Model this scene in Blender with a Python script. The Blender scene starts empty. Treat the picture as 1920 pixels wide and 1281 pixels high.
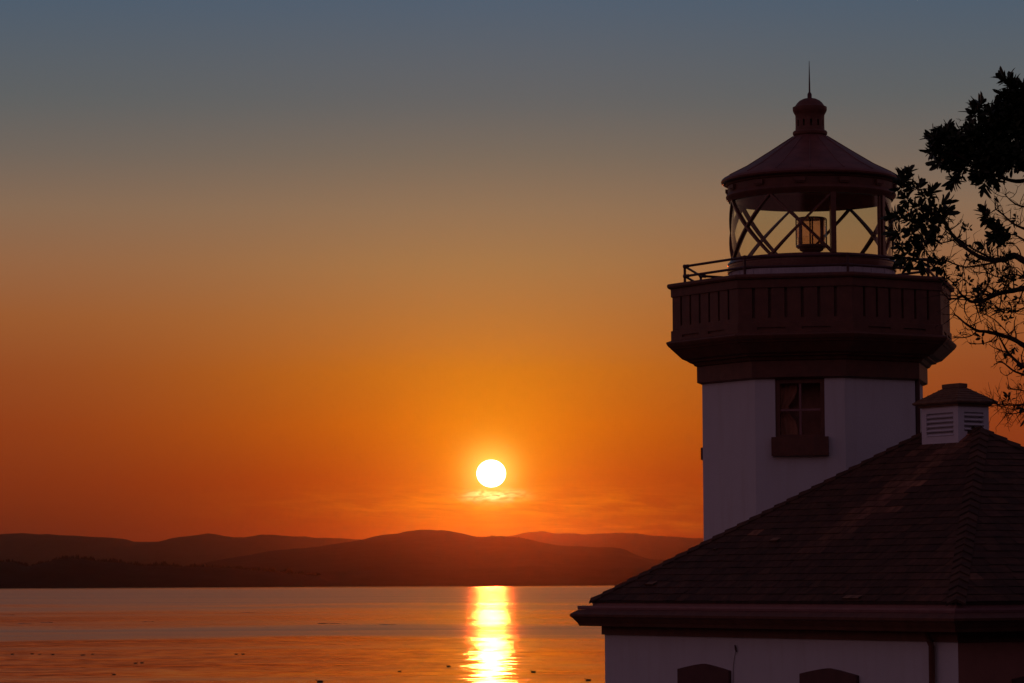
import bpy, bmesh, math, random
from mathutils import Vector, Matrix, noise

rnd = random.Random(7)
sc = bpy.context.scene
COL = sc.collection
rad = math.radians

# ------------------------------------------------------------------ camera
FPX = 5780.0                                   # focal length in photograph pixels (1920 wide)
PITCH = math.atan(451.0 / FPX)
ROLL = 0.00474
CAM_Z = 9.5
F = Vector((0, math.cos(PITCH), math.sin(PITCH)))
U0 = Vector((0, -math.sin(PITCH), math.cos(PITCH)))
R0 = Vector((1, 0, 0))
UP = (U0 + ROLL * R0).normalized()
RT = (R0 - ROLL * U0).normalized()
CP = Vector((0, 0, CAM_Z))


def ray(px, py):
    return F + (px - 960.0) / FPX * RT - (py - 640.5) / FPX * UP


def at(px, py, y):
    d = ray(px, py)
    return CP + d * (y / d.y)


def hit(px, py, pt, n):
    d = ray(px, py)
    t = (pt - CP).dot(n) / d.dot(n)
    return CP + d * t


cam_d = bpy.data.cameras.new('camera')
cam_d.sensor_width = 36.0
cam_d.lens = 36.0 * FPX / 1920.0
cam_d.clip_start = 0.5
cam_d.clip_end = 80000.0
cam = bpy.data.objects.new('camera', cam_d)
COL.objects.link(cam)
m3 = Matrix((RT, UP, -F)).transposed()
cam.matrix_world = Matrix.Translation(CP) @ m3.to_4x4()
sc.camera = cam

# ------------------------------------------------------------------ exposure
sc.view_settings.view_transform = 'Standard'
sc.view_settings.look = 'None'
sc.view_settings.exposure = 0.0
sc.view_settings.gamma = 1.0

# ------------------------------------------------------------------ sun direction
SD = ray(921, 888).normalized()
SUN_EL = math.asin(SD.z)
SUN_AZ = math.atan2(SD.x, SD.y)                # from +Y towards +X


def lin(c):
    return tuple((v / 255.0 / 12.92) if v <= 10 else ((v / 255.0 + 0.055) / 1.055) ** 2.4 for v in c)


# ------------------------------------------------------------------ sky
world = bpy.data.worlds.new('World')
sc.world = world
world.use_nodes = True
nt = world.node_tree
nt.nodes.clear()
NL = nt.links


def wn(t, **kw):
    n = nt.nodes.new(t)
    for k, v in kw.items():
        setattr(n, k, v)
    return n


def mth(op, a, b=None, c=None, clamp=False):
    n = wn('ShaderNodeMath', operation=op)
    n.use_clamp = clamp
    for i, v in enumerate((a, b, c)):
        if v is None:
            continue
        if isinstance(v, (int, float)):
            n.inputs[i].default_value = v
        else:
            NL.new(v, n.inputs[i])
    return n.outputs[0]


def mixc(fac, a, b, mode='MIX'):
    n = wn('ShaderNodeMix', data_type='RGBA', blend_type=mode)
    n.clamp_factor = True
    for sock, v in ((n.inputs[0], fac), (n.inputs[6], a), (n.inputs[7], b)):
        if isinstance(v, (int, float)):
            sock.default_value = v
        elif isinstance(v, tuple):
            sock.default_value = (*v, 1)
        else:
            NL.new(v, sock)
    return n.outputs[2]


def ramp(fac, stops):
    n = wn('ShaderNodeValToRGB')
    el = n.color_ramp.elements
    while len(el) < len(stops):
        el.new(0.5)
    for e, (p, c) in zip(el, stops):
        e.position = p
        e.color = (*c, 1)
    NL.new(fac, n.inputs[0])
    return n.outputs[0]


tc = wn('ShaderNodeTexCoord')
sx = wn('ShaderNodeSeparateXYZ')
NL.new(tc.outputs['Generated'], sx.inputs[0])
ELEV = mth('MULTIPLY', mth('ARCSINE', sx.outputs[2]), 57.29578)
AZR = mth('MULTIPLY', mth('ARCTAN2', sx.outputs[0], sx.outputs[1]), 57.29578)
AZ = mth('SUBTRACT', AZR, math.degrees(SUN_AZ))
T = mth('POWER', mth('DIVIDE', mth('MAXIMUM', ELEV, 0.0), 90.0), 0.5)


def tpos(e):
    return (max(e, 0) / 90.0) ** 0.5


NEAR = [(0.0, (126, 30, 0)), (0.9, (146, 38, 0)), (1.9, (174, 62, 0)), (2.9, (194, 92, 0)), (3.9, (192, 105, 18)),
        (4.9, (176, 111, 51)), (5.9, (162, 116, 70)), (6.9, (143, 113, 84)), (7.9, (118, 105, 91)),
        (8.9, (97, 98, 98)), (10.8, (77, 93, 110)), (14, (60, 74, 92)), (30, (42, 42, 54)), (90, (46, 40, 58))]
FAR = [(0.0, (80, 24, 14)), (0.9, (98, 32, 15)), (1.9, (124, 45, 17)), (2.9, (136, 54, 22)), (3.9, (142, 68, 32)),
       (4.9, (150, 86, 45)), (5.9, (145, 98, 66)), (6.9, (133, 105, 82)), (7.9, (110, 100, 91)),
       (8.9, (92, 96, 97)), (10.8, (74, 91, 108)), (14, (60, 74, 92)), (30, (42, 42, 54)), (90, (46, 40, 58))]
BACK = [(0.0, (74, 42, 42)), (3, (112, 68, 68)), (8, (124, 80, 84)), (16, (104, 76, 88)), (30, (76, 63, 82)), (90, (46, 40, 58))]
c_near = ramp(T, [(tpos(e), lin(c)) for e, c in NEAR])
c_far = ramp(T, [(tpos(e), lin(c)) for e, c in FAR])
c_back = ramp(T, [(tpos(e), lin(c)) for e, c in BACK])
f_az = mth('EXPONENT', mth('MULTIPLY', mth('POWER', mth('ABSOLUTE', mth('DIVIDE', AZ, 5.6)), 2.0), -1.0))
c_sky = mixc(f_az, c_far, c_near)
f_back = wn('ShaderNodeMapRange', interpolation_type='SMOOTHSTEP')
NL.new(mth('ABSOLUTE', AZ), f_back.inputs[0])
f_back.inputs[1].default_value = 14
f_back.inputs[2].default_value = 100
c_sky = mixc(f_back.outputs[0], c_sky, c_back)
# glow round the sun (angular distance in degrees)
dt = wn('ShaderNodeVectorMath', operation='DOT_PRODUCT')
NL.new(tc.outputs['Generated'], dt.inputs[0])
dt.inputs[1].default_value = SD
DIST = mth('MULTIPLY', mth('ARCCOSINE', mth('MINIMUM', dt.outputs['Value'], 1.0)), 57.29578)


def glow(width, power, col):
    g = mth('EXPONENT', mth('MULTIPLY', mth('POWER', mth('DIVIDE', DIST, width), power), -1.0))
    n = wn('ShaderNodeVectorMath', operation='SCALE')
    n.inputs[0].default_value = col
    NL.new(g, n.inputs['Scale'])
    return n.outputs[0]


def vadd(a, b):
    n = wn('ShaderNodeVectorMath', operation='ADD')
    NL.new(a, n.inputs[0])
    NL.new(b, n.inputs[1])
    return n.outputs[0]


c_sky = vadd(c_sky, glow(1.30, 1.3, (0.22, 0.21, 0.0)))
c_sky = vadd(c_sky, glow(0.42, 1.8, (0.8, 0.66, 0.14)))
# thin cloud streaks low under the sun
cv = wn('ShaderNodeCombineXYZ')
NL.new(mth('MULTIPLY', AZ, 1.1), cv.inputs[0])
NL.new(mth('ADD', mth('MULTIPLY', ELEV, 9.0), mth('MULTIPLY', AZ, 0.35)), cv.inputs[1])
nz = wn('ShaderNodeTexNoise')
nz.inputs['Scale'].default_value = 1.0
nz.inputs['Detail'].default_value = 7
nz.inputs['Roughness'].default_value = 0.62
nz.inputs['Distortion'].default_value = 0.5
NL.new(cv.outputs[0], nz.inputs['Vector'])


def bump(x, c, w):
    return mth('EXPONENT', mth('MULTIPLY', mth('POWER', mth('ABSOLUTE', mth('DIVIDE', mth('SUBTRACT', x, c), w)), 2.0), -1.0))


wisp = wn('ShaderNodeMapRange')
NL.new(nz.outputs[0], wisp.inputs[0])
wisp.inputs[1].default_value = 0.40
wisp.inputs[2].default_value = 0.72
stre = mth('MULTIPLY', mth('MULTIPLY', wisp.outputs[0], bump(ELEV, 1.42, 0.30)), bump(AZ, 0.3, 3.4))
low = mth('MULTIPLY', mth('MULTIPLY', wisp.outputs[0], bump(ELEV, 1.0, 0.10)), bump(AZ, 2.2, 2.4))
cv2 = wn('ShaderNodeCombineXYZ')
NL.new(mth('MULTIPLY', AZ, 4.5), cv2.inputs[0])
NL.new(mth('ADD', mth('MULTIPLY', ELEV, 16.0), mth('MULTIPLY', AZ, -0.8)), cv2.inputs[1])
nz2 = wn('ShaderNodeTexNoise')
nz2.inputs['Scale'].default_value = 1.0
nz2.inputs['Detail'].default_value = 6
nz2.inputs['Distortion'].default_value = 0.9
NL.new(cv2.outputs[0], nz2.inputs['Vector'])
wisp2 = wn('ShaderNodeMapRange')
NL.new(nz2.outputs[0], wisp2.inputs[0])
wisp2.inputs[1].default_value = 0.38
wisp2.inputs[2].default_value = 0.66
core = mth('MULTIPLY', mth('ADD', 0.10, wisp2.outputs[0]), mth('MULTIPLY', bump(ELEV, 1.60, 0.095), bump(AZ, 0.03, 0.46)))


def tint(fac, col):
    n = wn('ShaderNodeVectorMath', operation='SCALE')
    n.inputs[0].default_value = col
    NL.new(fac, n.inputs['Scale'])
    return n.outputs[0]


c_sky = vadd(c_sky, tint(stre, (0.30, 0.13, 0.0)))
c_sky = vadd(c_sky, tint(low, (0.26, 0.10, 0.0)))
c_sky = vadd(c_sky, tint(core, (0.95, 0.95, 0.42)))
# the sun's disc
disc = wn('ShaderNodeMapRange')
dy = mth('MULTIPLY', mth('SUBTRACT', ELEV, math.degrees(SUN_EL)), 1.07)
DD = mth('SQRT', mth('ADD', mth('MULTIPLY', dy, dy), mth('MULTIPLY', AZ, AZ)))
NL.new(DD, disc.inputs[0])
disc.inputs[1].default_value = 0.275
disc.inputs[2].default_value = 0.255
c_sky = vadd(c_sky, tint(disc.outputs[0], (14.0, 12.0, 8.0)))

bg = wn('ShaderNodeBackground')
NL.new(c_sky, bg.inputs[0])
bg.inputs[1].default_value = 1.0
# a little of the physical sky, low sun
sky = wn('ShaderNodeTexSky', sky_type='NISHITA')
sky.sun_disc = False
sky.sun_elevation = SUN_EL
sky.sun_rotation = SUN_AZ
sky.altitude = 10
sky.dust_density = 3.0
bg2 = wn('ShaderNodeBackground')
NL.new(sky.outputs[0], bg2.inputs[0])
bg2.inputs[1].default_value = 0.0005
ads = wn('ShaderNodeAddShader')
NL.new(bg.outputs[0], ads.inputs[0])
NL.new(bg2.outputs[0], ads.inputs[1])
wo = wn('ShaderNodeOutputWorld')
NL.new(ads.outputs[0], wo.inputs[0])

sun_d = bpy.data.lights.new('sun', 'SUN')
sun_d.energy = 0.046
sun_d.angle = rad(0.53)
sun_d.color = (1.0, 0.085, 0.006)
sun = bpy.data.objects.new('sun', sun_d)
COL.objects.link(sun)
sun.location = (0, 300, 60)
sun.rotation_euler = (-SD).to_track_quat('-Z', 'Y').to_euler()

# ------------------------------------------------------------------ materials


def mat(name, base, rough=0.6, var=0.25, scale=6.0, bump_s=0.0, bump_scale=40.0, metal=0.0, spec=0.4, attr=None, stretch=None, dirt=None):
    m = bpy.data.materials.new(name)
    m.use_nodes = True
    t = m.node_tree
    b = t.nodes['Principled BSDF']
    tc = t.nodes.new('ShaderNodeTexCoord')
    mp = t.nodes.new('ShaderNodeMapping')
    t.links.new(tc.outputs['Object'], mp.inputs[0])
    if stretch:
        mp.inputs['Scale'].default_value = stretch
    n = t.nodes.new('ShaderNodeTexNoise')
    n.inputs['Scale'].default_value = scale
    n.inputs['Detail'].default_value = 6
    n.inputs['Roughness'].default_value = 0.65
    t.links.new(mp.outputs[0], n.inputs['Vector'])
    r = t.nodes.new('ShaderNodeValToRGB')
    r.color_ramp.elements[0].position = 0.3
    r.color_ramp.elements[1].position = 0.72
    r.color_ramp.elements[0].color = (*[c * (1 - var) for c in base], 1)
    r.color_ramp.elements[1].color = (*[min(1, c * (1 + var)) for c in base], 1)
    t.links.new(n.outputs[0], r.inputs[0])
    out = r.outputs[0]
    if attr:
        a = t.nodes.new('ShaderNodeAttribute')
        a.attribute_name = attr
        x = t.nodes.new('ShaderNodeMix')
        x.data_type = 'RGBA'
        x.blend_type = 'MULTIPLY'
        x.inputs[0].default_value = 1.0
        t.links.new(out, x.inputs[6])
        t.links.new(a.outputs['Color'], x.inputs[7])
        out = x.outputs[2]
    if dirt:
        n3 = t.nodes.new('ShaderNodeTexNoise')
        mp3 = t.nodes.new('ShaderNodeMapping')
        mp3.inputs['Scale'].default_value = (5, 5, 0.5)
        t.links.new(tc.outputs['Object'], mp3.inputs[0])
        t.links.new(mp3.outputs[0], n3.inputs['Vector'])
        n3.inputs['Scale'].default_value = 1.3
        n3.inputs['Detail'].default_value = 8
        mr = t.nodes.new('ShaderNodeMapRange')
        mr.inputs[1].default_value = 0.50
        mr.inputs[2].default_value = 0.85
        t.links.new(n3.outputs[0], mr.inputs[0])
        x = t.nodes.new('ShaderNodeMix')
        x.data_type = 'RGBA'
        t.links.new(mr.outputs[0], x.inputs[0])
        t.links.new(out, x.inputs[6])
        x.inputs[7].default_value = (*dirt, 1)
        out = x.outputs[2]
    t.links.new(out, b.inputs['Base Color'])
    b.inputs['Roughness'].default_value = rough
    b.inputs['Metallic'].default_value = metal
    b.inputs['Specular IOR Level'].default_value = spec
    if bump_s > 0:
        n2 = t.nodes.new('ShaderNodeTexNoise')
        n2.inputs['Scale'].default_value = bump_scale
        n2.inputs['Detail'].default_value = 5
        t.links.new(tc.outputs['Object'], n2.inputs['Vector'])
        bp = t.nodes.new('ShaderNodeBump')
        bp.inputs['Strength'].default_value = bump_s
        bp.inputs['Distance'].default_value = 0.02
        t.links.new(n2.outputs[0], bp.inputs['Height'])
        t.links.new(bp.outputs[0], b.inputs['Normal'])
    return m


M = {}
M['stucco'] = mat('white_stucco', (0.78, 0.77, 0.77), 0.85, 0.03, 1.5, 0.35, 60, dirt=(0.71, 0.68, 0.66))
M['brown'] = mat('brown_paint', (0.18, 0.070, 0.042), 0.55, 0.22, 5, 0.2, 30, dirt=(0.13, 0.06, 0.04))
M['fascia'] = mat('fascia_paint', (0.33, 0.16, 0.15), 0.5, 0.15, 4, 0.1, 30)
M['roofmetal'] = mat('red_roof_metal', (0.22, 0.085, 0.065), 0.36, 0.30, 3.5, 0.15, 20, stretch=(1, 1, 2.5))
M['iron'] = mat('dark_iron', (0.09, 0.035, 0.035), 0.45, 0.2, 12)
M['bars'] = mat('lantern_bar_paint', (0.18, 0.075, 0.05), 0.24, 0.2, 12)
M['plate'] = mat('lantern_wall_paint', (0.62, 0.56, 0.58), 0.6, 0.15, 8, stretch=(3, 3, 0.6))
M['shingle'] = mat('wood_shingle', (0.100, 0.041, 0.020), 0.8, 0.5, 3.5, 0.4, 50, attr='tone', stretch=(1, 3, 3))
M['board'] = mat('window_board', (0.12, 0.045, 0.04), 0.6, 0.25, 5)
M['vent'] = mat('vent_white_paint', (0.80, 0.78, 0.80), 0.6, 0.05, 6)
M['inside'] = mat('dark_interior', (0.46, 0.24, 0.18), 0.9, 0.3, 3)
M['bark'] = mat('madrona_bark', (0.06, 0.03, 0.02), 0.8, 0.35, 9)
M['leaf'] = mat('madrona_leaf', (0.045, 0.06, 0.025), 0.45, 0.35, 5)
M['bird'] = mat('dark_feathers', (0.03, 0.028, 0.028), 0.7, 0.3, 8)
M['kelp'] = mat('kelp', (0.035, 0.02, 0.01), 0.4, 0.3, 8)
M['hull'] = mat('boat_paint', (0.08, 0.06, 0.06), 0.5, 0.1, 1)
M['forest'] = mat('far_forest', (0.018, 0.022, 0.016), 0.95, 0.5, 0.012, spec=0.02)
M['rock'] = mat('shore_ground', (0.07, 0.06, 0.04), 0.95, 0.4, 0.6, 0.6, 3, spec=0.1)
M['cupmetal'] = mat('cupola_roof_metal', (0.22, 0.115, 0.06), 0.6, 0.35, 7)
M['brass'] = mat('brass', (0.45, 0.25, 0.10), 0.3, 0.15, 10, metal=1.0)


def glass(name, tintc, rough=0.02, refl=1.0):
    m = bpy.data.materials.new(name)
    m.use_nodes = True
    t = m.node_tree
    t.nodes.clear()
    o = t.nodes.new('ShaderNodeOutputMaterial')
    tr = t.nodes.new('ShaderNodeBsdfTransparent')
    tr.inputs[0].default_value = (*tintc, 1)
    gl = t.nodes.new('ShaderNodeBsdfGlossy')
    gl.inputs['Roughness'].default_value = rough
    gl.inputs[0].default_value = (refl, refl, refl, 1)
    lw_ = t.nodes.new('ShaderNodeLayerWeight')
    lw_.inputs[0].default_value = 0.5
    pw = t.nodes.new('ShaderNodeMath')
    pw.operation = 'POWER'
    pw.inputs[1].default_value = 4.0
    t.links.new(lw_.outputs['Facing'], pw.inputs[0])
    fr = t.nodes.new('ShaderNodeMath')
    fr.operation = 'MULTIPLY_ADD'
    fr.inputs[1].default_value = 0.85
    fr.inputs[2].default_value = 0.045
    t.links.new(pw.outputs[0], fr.inputs[0])
    n = t.nodes.new('ShaderNodeTexNoise')
    n.inputs['Scale'].default_value = 3
    tc = t.nodes.new('ShaderNodeTexCoord')
    t.links.new(tc.outputs['Object'], n.inputs['Vector'])
    bp = t.nodes.new('ShaderNodeBump')
    bp.inputs['Strength'].default_value = 0.04
    t.links.new(n.outputs[0], bp.inputs['Height'])
    t.links.new(bp.outputs[0], gl.inputs['Normal'])
    mx = t.nodes.new('ShaderNodeMixShader')
    t.links.new(fr.outputs[0], mx.inputs[0])
    t.links.new(tr.outputs[0], mx.inputs[1])
    t.links.new(gl.outputs[0], mx.inputs[2])
    t.links.new(mx.outputs[0], o.inputs[0])
    return m


M['glass'] = glass('lantern_glass', (0.94, 0.97, 0.86), 0.12)
M['pane'] = glass('window_glass', (0.9, 0.86, 0.82))


M['lens'] = glass('lens_shell_glass', (0.86, 0.66, 0.58), 0.16)

# ------------------------------------------------------------------ mesh helpers


class MB:
    def __init__(self):
        self.v, self.f, self.c = [], [], []
        self.smooth = False

    def face(self, pts, tone=None):
        i = len(self.v)
        self.v += [tuple(p) for p in pts]
        self.f.append(tuple(range(i, i + len(pts))))
        self.c.append(tone)

    def grid(self, rows, closed=False, flip=False):
        i0 = len(self.v)
        n = len(rows[0])
        for r in rows:
            self.v += [tuple(p) for p in r]
        for a in range(len(rows) - 1):
            for b in range(n if closed else n - 1):
                b2 = (b + 1) % n
                q = (i0 + a * n + b, i0 + a * n + b2, i0 + (a + 1) * n + b2, i0 + (a + 1) * n + b)
                self.f.append(q[::-1] if flip else q)
                self.c.append(None)

    def box(self, lo, hi, mtx=None):
        x0, y0, z0 = lo
        x1, y1, z1 = hi
        p = [Vector(q) for q in ((x0, y0, z0), (x1, y0, z0), (x1, y1, z0), (x0, y1, z0), (x0, y0, z1), (x1, y0, z1), (x1, y1, z1), (x0, y1, z1))]
        if mtx is not None:
            p = [mtx @ q for q in p]
        i = len(self.v)
        self.v += [tuple(q) for q in p]
        for q in ((0, 3, 2, 1), (4, 5, 6, 7), (0, 1, 5, 4), (1, 2, 6, 5), (2, 3, 7, 6), (3, 0, 4, 7)):
            self.f.append(tuple(i + k for k in q))
            self.c.append(None)

    def tube(self, pts, rads, n=8, cap=True):
        pts = [Vector(p) for p in pts]
        if isinstance(rads, (int, float)):
            rads = [rads] * len(pts)
        rows = []
        prev = None
        for k, p in enumerate(pts):
            t = (pts[min(k + 1, len(pts) - 1)] - pts[max(k - 1, 0)]).normalized()
            if prev is None:
                a = t.orthogonal().normalized()
            else:
                a = (prev - t * prev.dot(t))
                a = a.normalized() if a.length > 1e-6 else t.orthogonal().normalized()
            prev = a
            b = t.cross(a)
            rows.append([p + (a * math.cos(2 * math.pi * j / n) + b * math.sin(2 * math.pi * j / n)) * rads[k] for j in range(n)])
        self.grid(rows, True)
        if cap:
            self.face(rows[0][::-1])
            self.face(rows[-1])

    def lathe(self, prof, n=48, cx=0.0, cy=0.0, a0=0.0, a1=2 * math.pi):
        full = abs(a1 - a0 - 2 * math.pi) < 1e-6
        m = n if full else n + 1
        rows = [[(cx + r * math.cos(a0 + (a1 - a0) * j / n), cy + r * math.sin(a0 + (a1 - a0) * j / n), z) for j in range(m)] for r, z in prof]
        self.grid(rows, full)

    def poly(self, prof, corners):
        """sweep a profile of (offset key, z) round a list-returning corner function"""
        rows = [corners(r, z) for r, z in prof]
        self.grid(rows, True)

    def build(self, name, material, parent=None, smooth=False, merge=True):
        me = bpy.data.meshes.new(name)
        me.from_pydata(self.v, [], self.f)
        if any(c is not None for c in self.c):
            at_ = me.color_attributes.new('tone', 'FLOAT_COLOR', 'CORNER')
            k = 0
            for f, c in zip(self.f, self.c):
                c = c if c is not None else (1, 1, 1)
                for _ in f:
                    at_.data[k].color = (*c, 1)
                    k += 1
        me.materials.append(material)
        if smooth:
            for p in me.polygons:
                p.use_smooth = True
        if merge:
            bm = bmesh.new()
            bm.from_mesh(me)
            bmesh.ops.remove_doubles(bm, verts=bm.verts, dist=1e-5)
            bmesh.ops.recalc_face_normals(bm, faces=bm.faces)
            bm.to_mesh(me)
            bm.free()
        if smooth == 'auto':
            me.set_sharp_from_angle(angle=rad(35))
        o = bpy.data.objects.new(name, me)
        COL.objects.link(o)
        if parent is not None:
            o.parent = parent
        return o


def empty(name, loc, rz=0.0):
    o = bpy.data.objects.new(name, None)
    o.empty_display_size = 0.3
    COL.objects.link(o)
    o.location = loc
    o.rotation_euler = (0, 0, rz)
    return o


def tag(o, label=None, cat=None, group=None, kind=None):
    if label:
        o['label'] = label
    if cat:
        o['category'] = cat
    if group:
        o['group'] = group
    if kind:
        o['kind'] = kind
    return o


def pocket_panel(mb, org, ux, uz, nrm, W, H, rects, depth, floor=True):
    """a flat face W x H whose rectangles are sunk by depth along -nrm"""
    us = sorted({0.0, W, *[r[0] for r in rects], *[r[2] for r in rects]})
    vs = sorted({0.0, H, *[r[1] for r in rects], *[r[3] for r in rects]})
    org, ux, uz, nrm = Vector(org), Vector(ux), Vector(uz), Vector(nrm)

    def P(u, v, d=0.0):
        return org + ux * u + uz * v - nrm * d
    for a in range(len(us) - 1):
        for b in range(len(vs) - 1):
            u0, u1, v0, v1 = us[a], us[a + 1], vs[b], vs[b + 1]
            cu, cv_ = (u0 + u1) / 2, (v0 + v1) / 2
            if any(r[0] < cu < r[2] and r[1] < cv_ < r[3] for r in rects):
                continue
            mb.face([P(u0, v0), P(u1, v0), P(u1, v1), P(u0, v1)])
    for (u0, v0, u1, v1) in rects:
        q = [(u0, v0), (u1, v0), (u1, v1), (u0, v1)]
        for k in range(4):
            (a, b), (c, d) = q[k], q[(k + 1) % 4]
            mb.face([P(a, b), P(c, d), P(c, d, depth), P(a, b, depth)])
        if floor:
            mb.face([P(u, v, depth) for u, v in q])


# ------------------------------------------------------------------ ground, water, hills
A = rad(32.31)                                 # heading of the station's walls
U1 = Vector((-math.sin(A), math.cos(A), 0))
U2 = Vector((math.cos(A), math.sin(A), 0))
GZ = 5.0                                       # ground level at the station
W0 = at(1796, 1204, 41.0)
W0 = Vector((W0.x, W0.y, GZ))


def ground_z(x, y):
    s = max(0.0, min(1.0, (y + 2.0) / 26.0))
    s = s * s * (3 - 2 * s)
    z = 7.75 * (1 - s) + GZ * s
    z += max(0.0, -y - 2) * 0.16 + max(0.0, abs(x - 4) - 26) * 0.015
    shore = 63 + 5 * noise.noise(Vector((x * 0.05, 3.1, 0))) - 0.006 * (x - 4) ** 2 * 0.6
    if y > shore - 7:
        z -= ((y - shore + 7) / 7) ** 1.4 * 4.2
    flat = max(0.0, min(1.0, (math.hypot(x - 5, y - 46) - 9) / 4))
    z += flat * (0.35 * noise.fractal(Vector((x * 0.12, y * 0.12, 0)), 1.0, 2.0, 5) * min(1, max(0, math.hypot(x, y) - 2) / 6))
    def ss(v):
        v = max(0.0, min(1.0, v))
        return v * v * (3 - 2 * v)
    bank = max(ss((x - 15) / 26) * ss((66 - y) / 16), ss((-8 - y) / 34) * ss((x + 60) / 50))
    z += bank * (17 + 2.5 * noise.fractal(Vector((x * 0.1, y * 0.1, 4)), 1.0, 2.0, 4))
    return max(z, -1.6)


g = MB()
xs = [-90 + 1.5 * i for i in range(121)]
ys = [-60 + 1.5 * i for i in range(98)]
g.grid([[(x, y, ground_z(x, y)) for x in xs] for y in ys])
o = g.build('ground', M['rock'], smooth=True)
tag(o, 'rocky grassy headland under the lighthouse', kind='structure')


def water_material():
    m = bpy.data.materials.new('sea_water')
    m.use_nodes = True
    t = m.node_tree
    L = t.links
    b = t.nodes['Principled BSDF']
    geo = t.nodes.new('ShaderNodeNewGeometry')

    def nn(ty, **kw):
        n = t.nodes.new(ty)
        for k, v in kw.items():
            setattr(n, k, v)
        return n

    def tex(scale, det, rough=0.6, dist=0.0):
        mp = nn('ShaderNodeMapping')
        mp.inputs['Scale'].default_value = scale
        L.new(geo.outputs['Position'], mp.inputs[0])
        n = nn('ShaderNodeTexNoise')
        n.inputs['Scale'].default_value = 1.0
        n.inputs['Detail'].default_value = det
        n.inputs['Roughness'].default_value = rough
        n.inputs['Distortion'].default_value = dist
        L.new(mp.outputs[0], n.inputs['Vector'])
        return n.outputs[0]

    def ma(op, a, bb=None, clamp=False):
        n = nn('ShaderNodeMath', operation=op)
        n.use_clamp = clamp
        for i, v in enumerate((a, bb)):
            if v is None:
                continue
            if isinstance(v, (int, float)):
                n.inputs[i].default_value = v
            else:
                L.new(v, n.inputs[i])
        return n.outputs[0]
    sp = nn('ShaderNodeSeparateXYZ')
    L.new(geo.outputs['Position'], sp.inputs[0])
    # wind patches: distance bands that wander sideways
    wander = ma('MULTIPLY', ma('SUBTRACT', tex((0.004, 0.0008, 1), 3), 0.5), 0.35)
    lg = ma('ADD', ma('LOGARITHM', sp.outputs[1], 10.0), wander)
    band = nn('ShaderNodeValToRGB')
    cr = band.color_ramp
    cr.interpolation = 'EASE'
    stops = WATER_BANDS
    while len(cr.elements) < len(stops):
        cr.elements.new(0.5)
    for e, (dist, val) in zip(cr.elements, stops):
        e.position = (math.log10(dist) - 2.0) / 2.2
        e.color = (val, val, val, 1)
    L.new(ma('DIVIDE', ma('SUBTRACT', lg, 2.0), 2.2), band.inputs[0])
    streak = ma('ADD', ma('SUBTRACT', tex((0.006, 0.05, 1), 6, 0.65, 0.6), 0.5), ma('SUBTRACT', tex((0.0015, 0.010, 1), 4, 0.6, 0.4), 0.5))
    fine = ma('SUBTRACT', tex((0.05, 0.30, 1), 5, 0.65), 0.5)
    rough = ma('ADD', band.outputs[0], ma('ADD', ma('MULTIPLY', streak, 0.17), ma('MULTIPLY', fine, 0.14)))
    rough = ma('MINIMUM', ma('MAXIMUM', rough, 0.06), 0.6)
    L.new(rough, b.inputs['Roughness'])
    b.inputs['Base Color'].default_value = (0.012, 0.016, 0.020, 1)
    b.inputs['IOR'].default_value = 1.33
    # wave facets: tilts of the surface at two sizes, longer along the shore than towards it
    def tilt(scale, amp, det):
        mp = nn('ShaderNodeMapping')
        mp.inputs['Scale'].default_value = scale
        L.new(geo.outputs['Position'], mp.inputs[0])
        n = nn('ShaderNodeTexNoise')
        n.inputs['Scale'].default_value = 1.0
        n.inputs['Detail'].default_value = det
        n.inputs['Roughness'].default_value = 0.6
        n.inputs['Distortion'].default_value = 0.4
        L.new(mp.outputs[0], n.inputs['Vector'])
        v = nn('ShaderNodeVectorMath', operation='SUBTRACT')
        L.new(n.outputs['Color'], v.inputs[0])
        v.inputs[1].default_value = (0.5, 0.5, 0.5)
        v2 = nn('ShaderNodeVectorMath', operation='MULTIPLY')
        L.new(v.outputs[0], v2.inputs[0])
        v2.inputs[1].default_value = amp
        return v2.outputs[0]
    s1 = nn('ShaderNodeVectorMath', operation='ADD')
    L.new(tilt((0.28, 0.24, 1), (0.46, 0.06, 0), 6), s1.inputs[0])
    L.new(tilt((0.045, 0.03, 1), (0.12, 0.03, 0), 3), s1.inputs[1])
    s2 = nn('ShaderNodeVectorMath', operation='ADD')
    L.new(s1.outputs[0], s2.inputs[0])
    s2.inputs[1].default_value = (0, 0, 1)
    s3 = nn('ShaderNodeVectorMath', operation='NORMALIZE')
    L.new(s2.outputs[0], s3.inputs[0])
    L.new(s3.outputs[0], b.inputs['Normal'])
    return m


WATER_BANDS = [(150, 0.10), (300, 0.10), (490, 0.11), (525, 0.215), (560, 0.22), (620, 0.20), (690, 0.12), (1050, 0.13), (1180, 0.19), (1300, 0.15),
               (1450, 0.20), (2400, 0.205), (4500, 0.20), (5300, 0.17), (6000, 0.11), (12000, 0.10)]
w = MB()
wx = [-30000, -6000, -1500, -400, 0, 400, 1500, 6000, 30000]
wy = [40, 200, 500, 1000, 2000, 4000, 8000, 16000, 30000]
w.grid([[(x, y, 0.0) for x in wx] for y in wy])
o = w.build('sea', water_material())
tag(o, 'calm strait at sunset', kind='structure')


def interp(pts, x):
    if x <= pts[0][0]:
        return pts[0][1]
    for (x0, y0), (x1, y1) in zip(pts, pts[1:]):
        if x <= x1:
            u = (x - x0) / (x1 - x0)
            return y0 + (y1 - y0) * u
    return pts[-1][1]


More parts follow.
